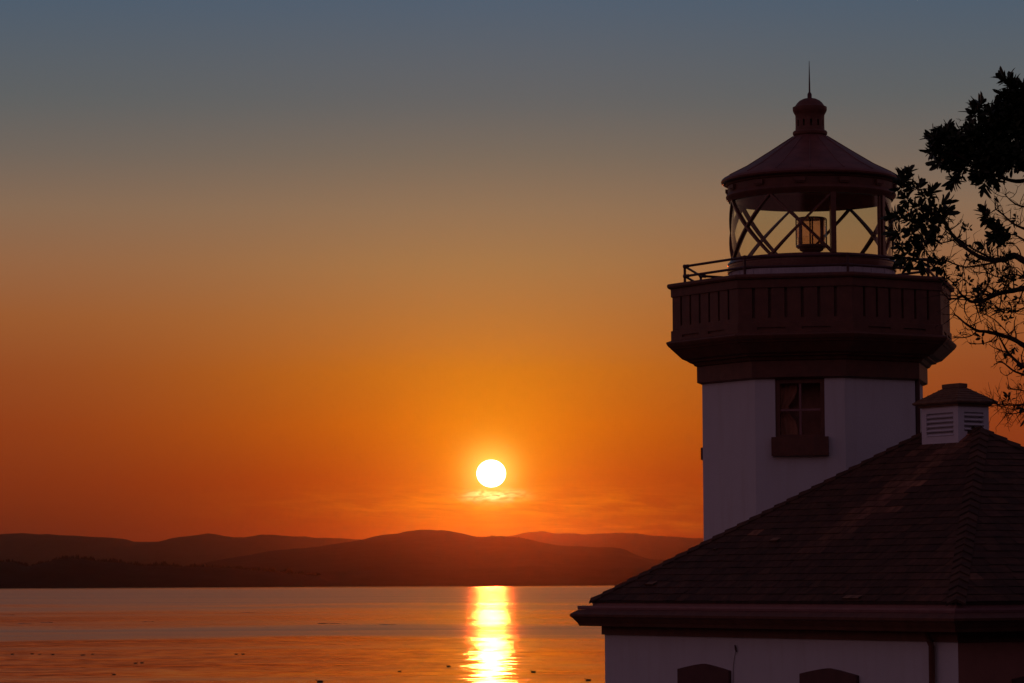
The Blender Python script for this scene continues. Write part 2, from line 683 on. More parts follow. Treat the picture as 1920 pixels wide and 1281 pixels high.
def hill(name, label, pts, dist, front, back, seed, jag=0.5, trees=None):
    step = 5.0
    x0, x1 = pts[0][0], pts[-1][0]
    n = int((x1 - x0) / step)
    cols = []

    def crest(px):
        py = (interp(pts, px - 7) + 2 * interp(pts, px) + interp(pts, px + 7)) / 4
        return py + jag * 1.6 * noise.fractal(Vector((px * 0.03, seed, 0)), 1.0, 2.1, 5)
    for i in range(n + 1):
        px = x0 + i * step
        py = crest(px)
        p = at(px, py, dist)
        e = min(1.0, min(i, n - i) / 10.0)
        cols.append((p.x, max(p.z, 3.0) * e + -2 * (1 - e)))
    ts = [-1, -0.94, -0.86, -0.76, -0.64, -0.5, -0.36, -0.22, -0.1, 0, 0.12, 0.3, 0.55, 0.8, 1]
    rows = []
    for t in ts:
        row = []
        for (x, z) in cols:
            k = 1 - abs(t)
            s = math.sin(k * math.pi / 2) ** 0.8
            y = dist + t * (front if t < 0 else back)
            gul = noise.fractal(Vector((x * 0.0016, y * 0.0016, seed)), 1.0, 2.1, 5) * 0.16 * k * (1 - k) * 4
            row.append((x, y, (z + 2) * max(0, s + gul * min(1, abs(t) * 4)) * (1 if k > 0 else 0) - 2))
        rows.append(row)
    b = MB()
    b.grid(rows)
    o = b.build(name, M['forest'], smooth=True)
    tag(o, label, kind='structure')
    if trees:
        f = MB()
        r2 = random.Random(seed)
        for (ta, tb, cnt, hmin, hmax) in trees:
            for _ in range(cnt):
                px = r2.uniform(ta, tb)
                p = at(px, crest(px) + r2.uniform(0.0, 1.2), dist - r2.uniform(0, 30))
                h = r2.uniform(hmin, hmax) * (0.5 + 0.9 * abs(noise.noise(Vector((px * 0.06, seed, 2)))) * 2)
                rr = h * r2.uniform(0.20, 0.30)
                k0 = r2.random()
                base = [(p.x + rr * math.cos(2 * math.pi * (j / 6 + k0)), p.y + rr * math.sin(2 * math.pi * (j / 6 + k0)), p.z - h * 0.5) for j in range(6)]
                mid = [(p.x + rr * .5 * math.cos(2 * math.pi * (j / 6 + k0)), p.y + rr * .5 * math.sin(2 * math.pi * (j / 6 + k0)), p.z + h * 0.1) for j in range(6)]
                tip = (p.x, p.y, p.z + h * 0.5)
                for j in range(6):
                    f.face([base[j], base[(j + 1) % 6], mid[(j + 1) % 6], mid[j]])
                    f.face([mid[j], mid[(j + 1) % 6], tip])
        fo = f.build('forest_edge', M['forest'], merge=False)
        tag(fo, 'conifer forest along the crest of the ' + label, kind='stuff')
    return o


hill('hills', 'far hazy ridge on the left of the strait',
     [(-300, 1012), (-100, 1008), (0, 1006), (40, 1003), (70, 1001.5), (90, 1004), (100, 1006.5), (120, 1005), (160, 1007.5), (180, 1007.5),
      (195, 1010.5), (220, 1009.5), (240, 1012), (252, 1017), (300, 1017), (340, 1017), (365, 1015), (385, 1010), (405, 1005.5), (420, 1005),
      (435, 1007), (450, 1010.5), (460, 1012), (490, 1009), (505, 1005.5), (520, 1004.5), (535, 1005.5), (560, 1008), (580, 1007.5), (605, 1011),
      (635, 1010.5), (660, 1011.5), (690, 1013.5), (720, 1016), (800, 1020), (900, 1026), (1000, 1050)], 21000, 5000, 2500, 1.3, 0.35)
hill('hills', 'far hazy ridge right of the sun',
     [(820, 1060), (860, 1024), (930, 1012), (970, 1006), (1005, 1001), (1020, 1002), (1045, 1005), (1070, 1003), (1120, 1002), (1160, 1001.5),
      (1200, 1005), (1230, 1007), (1262, 1008), (1290, 1010.5), (1320, 1012), (1420, 1018), (1600, 1010), (1900, 1015), (2200, 1012)], 24000, 5000, 2500, 4.1, 0.35)
hill('hills', 'broad wooded hill across the water under the sun',
     [(300, 1090), (400, 1062), (440, 1055), (500, 1042), (540, 1035), (580, 1030), (620, 1026), (690, 1015), (700, 1013.5), (720, 1008), (745, 1004),
      (770, 1001), (790, 999.5), (800, 999), (850, 1001), (870, 1004), (895, 1007.5), (920, 1006.5), (940, 1006.5), (965, 1008), (990, 1013), (1020, 1020),
      (1050, 1025), (1100, 1027), (1135, 1029), (1160, 1035), (1180, 1045), (1202, 1051), (1246, 1054), (1300, 1060), (1400, 1070), (1600, 1080), (2200, 1085)],
     13000, 3800, 2000, 8.7, 0.5, [(560, 1135, 1300, 7, 13)])
hill('hills', 'low coastal rise below the broad hill',
     [(360, 1090), (420, 1078), (600, 1072), (800, 1069), (950, 1066), (1000, 1063), (1150, 1064), (1300, 1066), (1500, 1070), (2200, 1072)], 8700, 850, 700, 5.5, 0.8)
hill('hills', 'dark wooded point on the near left shore',
     [(-300, 1050), (-80, 1053), (0, 1054), (25, 1053), (40, 1057), (55, 1062), (80, 1057), (100, 1051), (120, 1047), (135, 1046.5), (160, 1048), (190, 1053),
      (220, 1054), (250, 1058), (270, 1062), (300, 1060), (330, 1062), (360, 1062), (400, 1063), (420, 1064), (480, 1069), (600, 1080), (740, 1096)], 8250, 430, 500, 2.2, 0.7,
     [(-60, 620, 900, 10, 24)])

# ------------------------------------------------------------------ lighthouse tower
T0 = at(1523, 590, 50.0)
T0 = Vector((T0.x, T0.y, GZ))
tower = empty('lighthouse_tower', T0, A)
tag(tower, 'octagonal white lighthouse tower with brown gallery, glazed lantern and red conical roof', 'lighthouse')
PXM = 0.00872                                  # metres per photograph pixel at the tower


def zc(py):                                    # silhouettes at the axis depth
    return at(1522, py, 50.0).z - GZ


def zo(py):                                    # left corner of the octagons
    return at(1290, py, 49.45).z - GZ


def octc(r, z):
    return [(r * math.cos(rad(22.5 + 45 * k)), r * math.sin(rad(22.5 + 45 * k)), z) for k in range(8)]


def octring(mb, prof):
    mb.poly(prof, octc)


RS = 1.85
RP = 2.33
S8 = 2 * math.sin(rad(22.5))


def face_frame(r, k):
    """left end, unit along, normal of octagon face k (between corner k and k+1)"""
    a = Vector(octc(r, 0)[k])
    b = Vector(octc(r, 0)[(k + 1) % 8])
    n = ((a + b) / 2).normalized()
    return a, (b - a).normalized(), n, (b - a).length


# shaft, with the window opening on the face toward the camera (normal at 225 deg: corners 4 and 5)
z_fr = zo(718)
sh = MB()
wn0, wn1 = 0.225, 0.775
zw0 = zo(829)
zw1 = z_fr - 0.0
for k in range(8):
    a, u, n, Wf = face_frame(RS, k)
    rects = []
    if k == 4:
        rects = [(wn0 * Wf, zw0, wn1 * Wf, zw1 - 0.01)]
    if k == 4:
        pocket_panel(sh, a, u, Vector((0, 0, 1)), n, Wf, z_fr + 0.02, rects, 0.14, floor=False)
    else:
        pocket_panel(sh, a, u, Vector((0, 0, 1)), n, Wf, z_fr + 0.02, [], 0.1)
sh.build('shaft', M['stucco'], tower)
# window
a, u, n, Wf = face_frame(RS, 4)
wx0, wx1 = wn0 * Wf, wn1 * Wf
zt_ = zw1 - 0.012


def wbox(mb, u0, z0, u1, z1, d0, d1, a=a, u=u, n=n):
    """box on a wall face: u along, z up, d outward"""
    p = [a + u * uu + n * dd + Vector((0, 0, zz)) for zz in (z0, z1) for (uu, dd) in ((u0, d0), (u1, d0), (u1, d1), (u0, d1))]
    i = len(mb.v)
    mb.v += [tuple(q) for q in p]
    for q in ((0, 3, 2, 1), (4, 5, 6, 7), (0, 1, 5, 4), (1, 2, 6, 5), (2, 3, 7, 6), (3, 0, 4, 7)):
        mb.f.append(tuple(i + kk for kk in q))
        mb.c.append(None)


win = MB()
e = 0.002
wbox(win, wx0 + e, zw0 + e, wx0 + 0.07, zt_, -0.12, -0.03)
wbox(win, wx1 - 0.07, zw0 + e, wx1 - e, zt_, -0.12, -0.03)
wbox(win, wx0 + 0.072, zt_ - 0.07, wx1 - 0.072, zt_ - e, -0.12, -0.032)
wbox(win, wx0 + 0.072, zw0 + e, wx1 - 0.072, zw0 + 0.06, -0.12, -0.032)
wf = win.build('window', M['brown'], tower)
mu = MB()
zm = (zw0 + zt_) / 2 - 0.02
um = (wx0 + wx1) / 2
wbox(mu, wx0 + 0.072, zm - 0.018, wx1 - 0.072, zm + 0.018, -0.105, -0.045)
wbox(mu, um - 0.018, zm + 0.02, um + 0.018, zt_ - 0.072, -0.1, -0.05)
wbox(mu, um - 0.018, zw0 + 0.062, um + 0.018, zm - 0.02, -0.1, -0.05)
mu.build('muntin', M['fascia'], wf)
pn = MB()
pn.face([a + u * uu + n * -0.085 + Vector((0, 0, zz)) for uu, zz in ((wx0 + .06, zw0 + .05), (wx1 - .06, zw0 + .05), (wx1 - .06, zt_ - .06), (wx0 + .06, zt_ - .06))])
pn.build('pane', M['pane'], wf)
bk = MB()
pocket = [(wx0, zw0), (wx1, zw0), (wx1, zt_), (wx0, zt_)]
pin = [a + u * uu + n * -0.122 + Vector((0, 0, zz)) for uu, zz in pocket]
pou = [a + u * uu + n * -0.40 + Vector((0, 0, zz)) for uu, zz in pocket]
for k in range(4):
    bk.face([pin[k], pin[(k + 1) % 4], pou[(k + 1) % 4], pou[k]])
bk.face(pou)
wbox(bk, wx0 + 0.10, zw0 + 0.02, wx0 + 0.15, zt_ - 0.05, -0.38, -0.34)
bk.build('window_reveal', M['inside'], wf)
cu = MB()
rows = []
for j in range(8):
    zz = zw0 + 0.03 + (zt_ - zw0 - 0.08) * j / 7
    wdt = 0.30 - 0.16 * math.exp(-((j - 3.6) / 1.3) ** 2)
    rows.append([a + u * (wx0 + 0.03 + wdt * i / 10) + n * (-0.20 + 0.02 * math.sin(i * 2.2)) + Vector((0, 0, zz)) for i in range(11)])
cu.grid(rows)
cu.build('curtain', mat('faded_curtain', (0.62, 0.30, 0.20), 0.9, 0.2, 6), wf, smooth=True)
si = MB()
wbox(si, wx0 - 0.055, zo(861), wx1 + 0.06, zw0 + 0.0, -0.10, 0.10)
wbox(si, wx0 - 0.055, zw0 + 0.002, wx1 + 0.06, zw0 + 0.022, -0.028, 0.085)
si.build('sill', M['brown'], wf)
# small junction box on the left face and a conduit on the right
jb = MB()
a6, u6, n6, Wf6 = face_frame(RS, 2)
a3, u3, n3, Wf3 = face_frame(RS, 3)
wbox(jb, Wf6 - 0.22, zo(861), Wf6 - 0.07, zo(838), -0.02, 0.045, a6, u6, n6)
jb.build('junction_box', M['iron'], tower)
cd = MB()
a5, u5, n5, Wf5 = face_frame(RS, 6)
pc = a5 + u5 * 0.07 + n5 * 0.035
cd.tube([pc + Vector((0, 0, 0.0)), pc + Vector((0, 0, z_fr + 0.01))], 0.04, 10)
cd.build('conduit', M['iron'], tower, smooth='auto')

# frieze and corbel under the gallery
fz = MB()
octring(fz, [(RS - 0.3, zo(719.5)), (RS + 0.02, zo(719.5)), (RS + 0.085, zo(716.5)), (RS + 0.085, zo(687)), (RS + 0.125, zo(685)), (RS + 0.14, zo(682.5)),
             (RS + 0.16, zo(679.5)), (RS + 0.235, zo(678)), (RS + 0.245, zo(675.5)), (RS + 0.33, zo(672.5)), (RP + 0.015, zo(655.5)), (RP - 0.4, zo(655))])
fz.build('frieze', M['brown'], tower)
cn = MB()
octring(cn, [(RP - 0.2, zo(655.3)), (RP + 0.025, zo(655)), (RP + 0.045, zo(652)), (RP + 0.075, zo(649.5)), (RP + 0.10, zo(645.5)), (RP + 0.11, zo(643)), (RP + 0.105, zo(640.7)),
             (RP + 0.03, zo(638)), (RP - 0.2, zo(638))])
cn.build('gallery_cornice', M['brown'], tower)
# parapet: panels with six slots and two scuppers a face
z0p, z1p = zo(639), zo(541.5)
pp = MB()
for k in range(8):
    a, u, n, Wf = face_frame(RP, k)
    s0, s1 = zo(611) - z0p, zo(557) - z0p
    rects = [(f * Wf - 0.024, s0, f * Wf + 0.024, s1) for f in (0.135, 0.277, 0.42, 0.565, 0.71, 0.855)]
    pocket_panel(pp, a + Vector((0, 0, z0p)), u, Vector((0, 0, 1)), n, Wf, z1p - z0p, rects, 0.055)
# inner face and top
octring(pp, [(RP, z1p), (RP - 0.16, z1p), (RP - 0.16, z0p + 0.15), (0.5, z0p + 0.15)])
par = pp.build('parapet', M['brown'], tower)
bb = MB()
for k in range(8):
    a, u, n, Wf = face_frame(RP + 0.028, k)
    h = zo(620) - z0p
    s = 0.028
    rects = [(0.17 * Wf, h * 0.30, 0.42 * Wf, h * 0.55), (0.56 * Wf, h * 0.30, 0.81 * Wf, h * 0.55)]
    pocket_panel(bb, a + Vector((0, 0, z0p)), u, Vector((0, 0, 1)), n, Wf, h, rects, 0.06)
octring(bb, [(RP + 0.028, zo(620)), (RP - 0.01, zo(619))])
bb.build('parapet_base', M['brown'], par)
cp = MB()
octring(cp, [(RP - 0.18, zo(552)), (RP - 0.002, zo(556)), (RP + 0.024, zo(556)), (RP + 0.028, zo(541)), (RP + 0.07, zo(540)), (RP + 0.088, zo(537)), (RP + 0.088, zo(533.5)),
             (RP + 0.07, zo(531.5)), (RP - 0.20, zo(530)), (RP - 0.22, zo(536)), (RP - 0.18, zo(552))])
cp.build('coping', M['brown'], par)

# railing on the coping
rl = empty('railing', (0, 0, 0))
rl.parent = tower
RR = 2.12
zr_top, zr_mid = zo(497.5), zo(516)
rail = octc(RR, 0)
for z in (zr_top, zr_mid):
    b = MB()
    ring = [Vector((x, y, z)) for x, y, _ in rail]
    for k in range(8):
        b.tube([ring[k], ring[(k + 1) % 8]], 0.021, 8)
    b.build('rail', M['iron'], rl, smooth='auto')
for k in range(8):
    b = MB()
    x, y, _ = rail[k]
    b.tube([(x, y, zo(534)), (x, y, zr_top + 0.02)], 0.022, 8)
    for z in (zr_top, zr_mid):
        b.lathe([(0.0, z - 0.032), (0.028, z - 0.026), (0.034, z), (0.028, z + 0.026), (0.0, z + 0.034)], 10, x, y)
        for kk in (k - 1, k + 1):
            q = Vector(rail[kk % 8]) - Vector(rail[k])
            q.normalize()
            b.tube([Vector((x, y, z)), Vector((x, y, z)) + q * 0.10], 0.028, 8)
    b.tube([(x, y, zo(534)), (x, y, zo(531))], 0.045, 10)
    b.build('post', M['iron'], rl, smooth='auto')

# lantern
RG = 1.305
zg0, zg1 = zc(489), zc(379)
lw = MB()
lw.lathe([(1.345, z0p + 0.15), (1.345, zc(511)), (1.2, zc(511)), (1.2, z0p + 0.15)], 64)
for k in range(24):
    t = 2 * math.pi * (k + 0.5) / 24
    mtx = Matrix.Rotation(t, 4, 'Z')
    lw.box((1.335, -0.02, z0p + 0.2), (1.356, 0.02, zc(513.5)), mtx)
lw.build('lantern_wall', M['plate'], tower, smooth='auto')
ls = MB()
ls.lathe([(1.18, zc(498.8)), (1.352, zc(513)), (1.372, zc(512)), (1.372, zc(503)), (1.36, zc(501.5)), (1.36, zc(498)), (1.372, zc(496.5)), (1.36, zc(493)), (1.335, zc(491)), (1.33, zg0), (1.22, zg0), (1.18, zc(494)), (1.18, zc(498.8))], 64)
ls.build('lantern_sill', M['bars'], tower, smooth='auto')
lf = MB()
lf.lathe([(0.0, zc(497)), (1.19, zc(497)), (1.19, zc(499)), (0, zc(499))], 48)
lf.build('lantern_floor', M['inside'], tower)
# one panel in eight is plain; the others carry a diagonal cross
fr = empty('lantern_frame', (0, 0, 0))
fr.parent = tower


def cyl_bar(t0, z0, t1, z1, wdt, r0, r1, n=10):
    b = MB()
    rows = []
    for i in range(n + 1):
        f = i / n
        t = t0 + (t1 - t0) * f
        z = z0 + (z1 - z0) * f
        er = Vector((math.cos(t), math.sin(t), 0))
        et = Vector((-math.sin(t), math.cos(t), 0))
        d = (et * ((t1 - t0) * RG) + Vector((0, 0, z1 - z0))).normalized()
        s = d.cross(er).normalized() * (wdt / 2)
        c = Vector((0, 0, z))
        rows.append([c + er * r0 - s, c + er * r0 + s, c + er * r1 + s, c + er * r1 - s])
    b.grid(rows, True)
    b.face(rows[0][::-1])
    b.face(rows[-1])
    return b


for k in range(8):
    t0 = rad(22.5 + 45 * k)
    t1 = t0 + rad(45)
    plain = (k == 5)
    if not plain:
        cyl_bar(t0 + 0.01, zg0, t1 - 0.01, zg1, 0.033, RG - 0.045, RG + 0.03).build('diagonal_bar', M['bars'], fr)
        cyl_bar(t1 - 0.01, zg0, t0 + 0.01, zg1, 0.033, RG - 0.042, RG + 0.033).build('diagonal_bar', M['bars'], fr)
    if k in (5, 6):
        cyl_bar(t0, zg0, t0, zg1, 0.085, RG - 0.05, RG + 0.04, 2).build('vertical_bar', M['bars'], fr)
    gp = MB()
    gp.lathe([(RG, zg0), (RG, zg1)], 12, a0=t0, a1=t1)
    gp.build('glass_pane', M['glass'], fr, smooth=True, merge=True)
cyl_bar(rad(288.5), zg0, rad(288.5), zg1, 0.02, RG - 0.03, RG + 0.02, 2).build('vertical_bar', M['bars'], fr)

# lens and pedestal
ln = MB()
zl0, zl1 = zc(460), zc(411)
prof = []
nr = 14
for i in range(nr):
    za = zl0 + (zl1 - zl0) * i / nr
    zb = zl0 + (zl1 - zl0) * (i + 1) / nr
    mid = abs((i + 0.5) / nr - 0.5) < 0.2
    prof += [(0.235 if not mid else 0.25, za + 0.002), (0.205 if not mid else 0.245, zb - 0.002)]
outer = prof
ln.lathe(outer, 32)
lens = ln.build('lens', M['lens'], tower)
lb = MB()
lb.lathe([(0.0, zc(408)), (0.10, zc(407)), (0.22, zc(408.5)), (0.25, zc(410)), (0.25, zc(411.5)), (0.0, zc(411.5))], 32)
lb.lathe([(0.0, zl0), (0.25, zl0), (0.255, zc(463)), (0.225, zc(466)), (0.0, zc(466))], 32)
for k in range(8):
    mtx = Matrix.Rotation(2 * math.pi * k / 8 + 0.2, 4, 'Z')
    lb.box((0.236, -0.012, zl0), (0.256, 0.012, zl1), mtx)
lb.build('lens_mount', M['bars'], lens, smooth='auto')
pd = MB()
pd.lathe([(0.0, zc(466)), (0.20, zc(466.3)), (0.19, zc(470)), (0.12, zc(474)), (0.085, zc(479)), (0.085, zc(492)), (0.16, zc(496)), (0, zc(496))], 32)
pd.build('lens_pedestal', M['brown'], lens, smooth='auto')

# lantern roof
dr = MB()
dr.lathe([(1.20, zg1), (1.335, zg1), (1.345, zc(376)), (1.375, zc(373)), (1.385, zc(369)), (1.37, zc(365)), (1.352, zc(363)), (1.352, zc(350)), (1.375, zc(348.5)), (1.385, zc(345)), (1.40, zc(343)),
          (1.40, zc(341))], 96)
drum = dr.build('lantern_drum', M['brown'], tower, smooth='auto')
for k in range(12):
    t = rad(15 + 30 * k)
    b = MB()
    mtx = Matrix.Rotation(t, 4, 'Z')
    b.box((1.34, -0.09, zc(358.5)), (1.395, 0.09, zc(351.5)), mtx)
    b.box((1.34, -0.075, zc(361)), (1.38, 0.075, zc(358.6)), mtx)
    b.build('vent_box', M['brown'], drum)
cg = MB()
cg.lathe([(1.20, zg1), (1.17, zc(374)), (1.17, zc(350)), (0.95, zc(330)), (0.2, zc(290)), (0.0, zc(288))], 96)
cg.build('ceiling', mat('ceiling_sunset_tone', (0.55, 0.20, 0.10), 0.35, 0.25, 4), drum, smooth='auto')  # orange in this colour stands for sunset light on the ceiling
rf = MB()
re_ = 1.455
rf.lathe([(1.40, zc(341)), (re_ - 0.03, zc(345.0)), (re_, zc(343)), (re_ + 0.008, zc(340)), (re_ - 0.004, zc(337)), (re_ - 0.03, zc(334.5)),
          (1.10, zc(315.5)), (0.70, zc(287)), (0.40, zc(265.5)), (0.285, zc(256.5)), (0.25, zc(255))], 96)
for k in range(16):
    t = 2 * math.pi * (k + 0.3) / 16
    er = Vector((math.cos(t), math.sin(t), 0))
    rf.tube([er * 1.41 + Vector((0, 0, zc(333.2))), er * 1.10 + Vector((0, 0, zc(315.3))), er * 0.70 + Vector((0, 0, zc(286.8))), er * 0.3 + Vector((0, 0, zc(257.5)))], 0.010, 5)
roof = rf.build('roof', M['roofmetal'], tower, smooth='auto')
ve = MB()
PX = PXM
ve.lathe([(30 * PX, zc(255)), (32 * PX, zc(253)), (32.5 * PX, zc(249)), (31 * PX, zc(246.5)), (27.5 * PX, zc(245.5)), (27 * PX, zc(238.5))], 40)
# slotted drum: six openings round
nseg = 12
for k in range(nseg):
    t0 = 2 * math.pi * k / nseg + 0.02
    t1 = t0 + 2 * math.pi / nseg * 0.72
    rows = [[(r * math.cos(t0 + (t1 - t0) * j / 5), r * math.sin(t0 + (t1 - t0) * j / 5), z) for j in range(6)] for r, z in
            ((27 * PX, zc(238.5)), (27 * PX, zc(226.5)), (25 * PX, zc(226.5)), (25 * PX, zc(238.5)))]
    ve.grid(rows)
    for j in (0, 5):
        ve.face([rows[q][j] for q in range(4)])
ve.lathe([(0.10, zc(247)), (0.10, zc(216))], 16)
ve.lathe([(25 * PX, zc(238.5)), (27 * PX, zc(238.5))], 40)
ve.lathe([(25 * PX, zc(226.5)), (27 * PX, zc(226.5)), (27.2 * PX, zc(217)), (28.5 * PX, zc(214.5)), (31 * PX, zc(210)), (32 * PX, zc(207)), (32 * PX, zc(201.5)), (29.5 * PX, zc(200.5)),
          (27 * PX, zc(198.5)), (24 * PX, zc(194)), (19 * PX, zc(189.3)), (12 * PX, zc(185.8)), (5 * PX, zc(184.2)), (0, zc(184))], 40)
vb = ve.build('ventilator_ball', M['brown'], roof, smooth='auto')
sp_ = MB()
sp_.lathe([(4.2 * PX, zc(185)), (4.2 * PX, zc(177)), (3.0 * PX, zc(174.5)), (1.7 * PX, zc(173)), (1.3 * PX, zc(150)), (0.5 * PX, zc(115)), (0, zc(114))], 12)
sp_.build('lightning_rod', M['iron'], roof, smooth='auto')

# ------------------------------------------------------------------ fog signal building
BL, BW = 8.354, 7.04
bld = empty('fog_signal_building', W0, A)
tag(bld, 'low white building with brown hipped shingle roof in front of the lighthouse', 'building')
BM = Matrix.Translation(W0) @ Matrix.Rotation(A, 4, 'Z')
BMI = BM.inverted()


def bhit(px, py, axis, val):
    """where a pixel's ray meets the building's own plane x = val or y = val (local)"""
    n = BM.to_3x3() @ (Vector((1, 0, 0)) if axis == 0 else Vector((0, 1, 0)))
    pt = BM @ (Vector((val, 0, 0)) if axis == 0 else Vector((0, val, 0)))
    return BMI @ hit(px, py, pt, n)


ZF = 8.68 - GZ                                  # frieze bottom


def rectc(o_, z):
    return [(-o_, -o_, z), (BW + o_, -o_, z), (BW + o_, BL + o_, z), (-o_, BL + o_, z)]


wl = MB()
for k in (1, 2, 3):
    q0, q1 = rectc(0, 0)[k], rectc(0, 0)[(k + 1) % 4]
    wl.face([(q0[0], q0[1], -0.6), (q1[0], q1[1], -0.6), (q1[0], q1[1], ZF + 0.06), (q0[0], q0[1], ZF + 0.06)])
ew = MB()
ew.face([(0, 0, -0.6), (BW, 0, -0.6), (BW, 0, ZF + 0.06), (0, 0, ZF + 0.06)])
ewo = ew.build('end_wall', mat('wall_shade_brown', (0.50, 0.21, 0.15), 0.8, 0.1, 3, 0.3, 60), bld)  # brown stands for the tree shade, put into the wall's colour
ewo['label'] = 'end wall with its shade painted in as brown'
wall = wl.build('wall', M['stucco'], bld)
co = MB()
co.poly([(0.0, ZF), (0.036, ZF), (0.036, ZF + 0.135), (0.285, ZF + 0.135), (0.305, ZF + 0.183), (0.33, ZF + 0.215), (0.36, ZF + 0.258), (0.39, ZF + 0.284), (0.395, ZF + 0.317),
         (0.30, ZF + 0.385), (-0.2, ZF + 0.385)], rectc)
co.build('cornice', M['brown'], bld)
gt = MB()
gt.poly([(0.20, ZF + 0.386), (0.298, ZF + 0.388), (0.306, ZF + 0.42), (0.302, ZF + 0.448), (0.29, ZF + 0.448), (0.285, ZF + 0.40), (0.132, ZF + 0.40), (0.132, ZF + 0.50), (0.0, ZF + 0.50)], rectc)
gt.build('gutter', M['fascia'], bld)
# roof shingles in courses, clipped to the hips
RO = 0.155
ZE = 9.205 - GZ
HW = BW / 2 + RO
PITCHR = 0.69
RISE = HW * PITCHR
SL = math.hypot(HW, RISE)
corners = [Vector((-RO, -RO, ZE)), Vector((BW + RO, -RO, ZE)), Vector((BW + RO, BL + RO, ZE)), Vector((-RO, BL + RO, ZE))]
rA = Vector((BW / 2, -RO + HW, ZE + RISE))
rB = Vector((BW / 2, BL + RO - HW, ZE + RISE))
rm = MB()
r3 = random.Random(11)


def slope(c0, c1, t0, t1, streaks):
    """shingle one roof plane: eave c0-c1, top t0-t1"""
    along = (c1 - c0).normalized()
    Wd = (c1 - c0).length
    ta = (t0 - c0).dot(along)
    tb = (t1 - c0).dot(along)
    upv = (t0 - c0) - along * ta
    H = upv.length
    upv.normalize()
    nrm = along.cross(upv).normalized()
    if nrm.z < 0:
        nrm = -nrm
    # underlay
    rm.face([c0 - nrm * 0.01, c1 - nrm * 0.01, t1 - nrm * 0.01, t0 - nrm * 0.01], (0.35, 0.35, 0.35))
    n = 26
    for i in range(n):
        v0 = H * i / n
        v1 = min(H, H * (i + 1) / n + 0.02)

        def lim(v):
            f = v / H
            return ta * f, Wd + (tb - Wd) * f
        x = lim(v0)[0] - r3.uniform(0, 0.2)
        while x < lim(v0)[1]:
            wd = r3.uniform(0.22, 0.34)
            xa, xb = x + 0.003, x + wd - 0.003
            x += wd
            l0, h0 = lim(v0)
            l1, h1 = lim(v1)
            a0_, b0_ = max(xa, l0), min(xb, h0)
            a1_, b1_ = max(xa, l1), min(xb, h1)
            if b0_ - a0_ < 0.01:
                continue
            if b1_ - a1_ < 0.0:
                a1_ = b1_ = min(max((a1_ + b1_) / 2, l1), h1)
            lift = r3.uniform(0.010, 0.019)
            dv = r3.uniform(-0.006, 0.006)
            tone = r3.uniform(0.75, 1.22)
            for (u0_, v0_, u1_, v1_, sw, amt) in streaks:
                fv = (v0 - v1_) / (v0_ - v1_)
                if fv < -0.6:
                    continue
                cu_ = u1_ + (u0_ - u1_) * fv
                dd = ((xa + xb) / 2 - cu_) / sw
                tone += amt * math.exp(-dd * dd) * (0.6 + r3.random() * 0.6) * min(1.0, (fv + 0.6) / 0.7)
            if r3.random() < 0.006:
                tone *= 2.6
            cl = (tone, tone * r3.uniform(0.93, 1.03), tone * r3.uniform(0.92, 1.08))
            p = [c0 + along * a0_ + upv * (v0 + dv) + nrm * lift, c0 + along * b0_ + upv * (v0 + dv) + nrm * lift,
                 c0 + along * b1_ + upv * v1 + nrm * 0.004, c0 + along * a1_ + upv * v1 + nrm * 0.004]
            rm.face(p, cl)
            q = [p[0], p[1], p[1] - nrm * lift, p[0] - nrm * lift]
            rm.face(q, tuple(0.6 * cc for cc in cl))




def uv0(px, py):
    """roof-plane coordinates of a pixel on the lit slope: along the eave from its far corner, and up"""
    q = BMI @ hit(px, py, BM @ corners[0], BM.to_3x3() @ Vector((-PITCHR, 0, 1)).normalized())
    return (BL + RO - q.y), (q.x + RO) * math.hypot(1, PITCHR)


ST = [(*uv0(1768, 852), *uv0(1590, 985), 0.30, 1.5), (*uv0(1690, 868), *uv0(1640, 905), 0.09, 0.9), (*uv0(1800, 1040), *uv0(1740, 1125), 0.25, 0.5)]
slope(corners[3], corners[0], rB, rA, ST)
slope(corners[0], corners[1], rA, rA, [])
slope(corners[1], corners[2], rA, rB, [])
slope(corners[2], corners[3], rB, rB, [])
rm.face([corners[3] - Vector((0, 0, 0.03)), corners[2] - Vector((0, 0, 0.03)), corners[1] - Vector((0, 0, 0.03)), corners[0] - Vector((0, 0, 0.03))], (0.4, 0.4, 0.4))
for k in range(4):
    p_, q_ = corners[k], corners[(k + 1) % 4]
    rm.face([p_ + Vector((0, 0, 0.012)), q_ + Vector((0, 0, 0.012)), q_ - Vector((0, 0, 0.03)), p_ - Vector((0, 0, 0.03))], (0.5, 0.5, 0.5))
rob = rm.build('roof', M['shingle'], bld, merge=False)


def caps(p0, p1, n, name):
    """folded cap shingles up a hip from p0 to p1"""
    c = MB()
    d = (p1 - p0)
    ln_ = d.length
    d.normalize()
    side = Vector((d.y, -d.x, 0)).normalized()
    if name == 'ridge_cap':
        drop = PITCHR
    else:
        drop = PITCHR / math.sqrt(2)
    for i in range(n):
        f0 = ln_ * i / n
        f1 = ln_ * (i + 1) / n + 0.04
        l0, l1 = 0.046, 0.018
        hw = 0.125
        tn = r3.uniform(0.85, 1.35)
        s_ = Vector((0, 0, 1))
        a_, b_ = p0 + d * f0 + s_ * l0, p0 + d * min(f1, ln_) + s_ * l1
        for sg in (-1, 1):
            dn = side * sg * hw - Vector((0, 0, hw * drop))
            c.face([a_, a_ + dn, b_ + dn, b_], (tn, tn, tn))
            c.face([a_, a_ + dn, a_ + dn - Vector((0, 0, 0.035)), a_ - Vector((0, 0, 0.035))], (tn * .6,) * 3)
            c.face([a_ + dn, b_ + dn, b_ + dn - Vector((0, 0, 0.03)), a_ + dn - Vector((0, 0, 0.03))], (tn * .6,) * 3)
    c.build(name, M['shingle'], rob, merge=False)


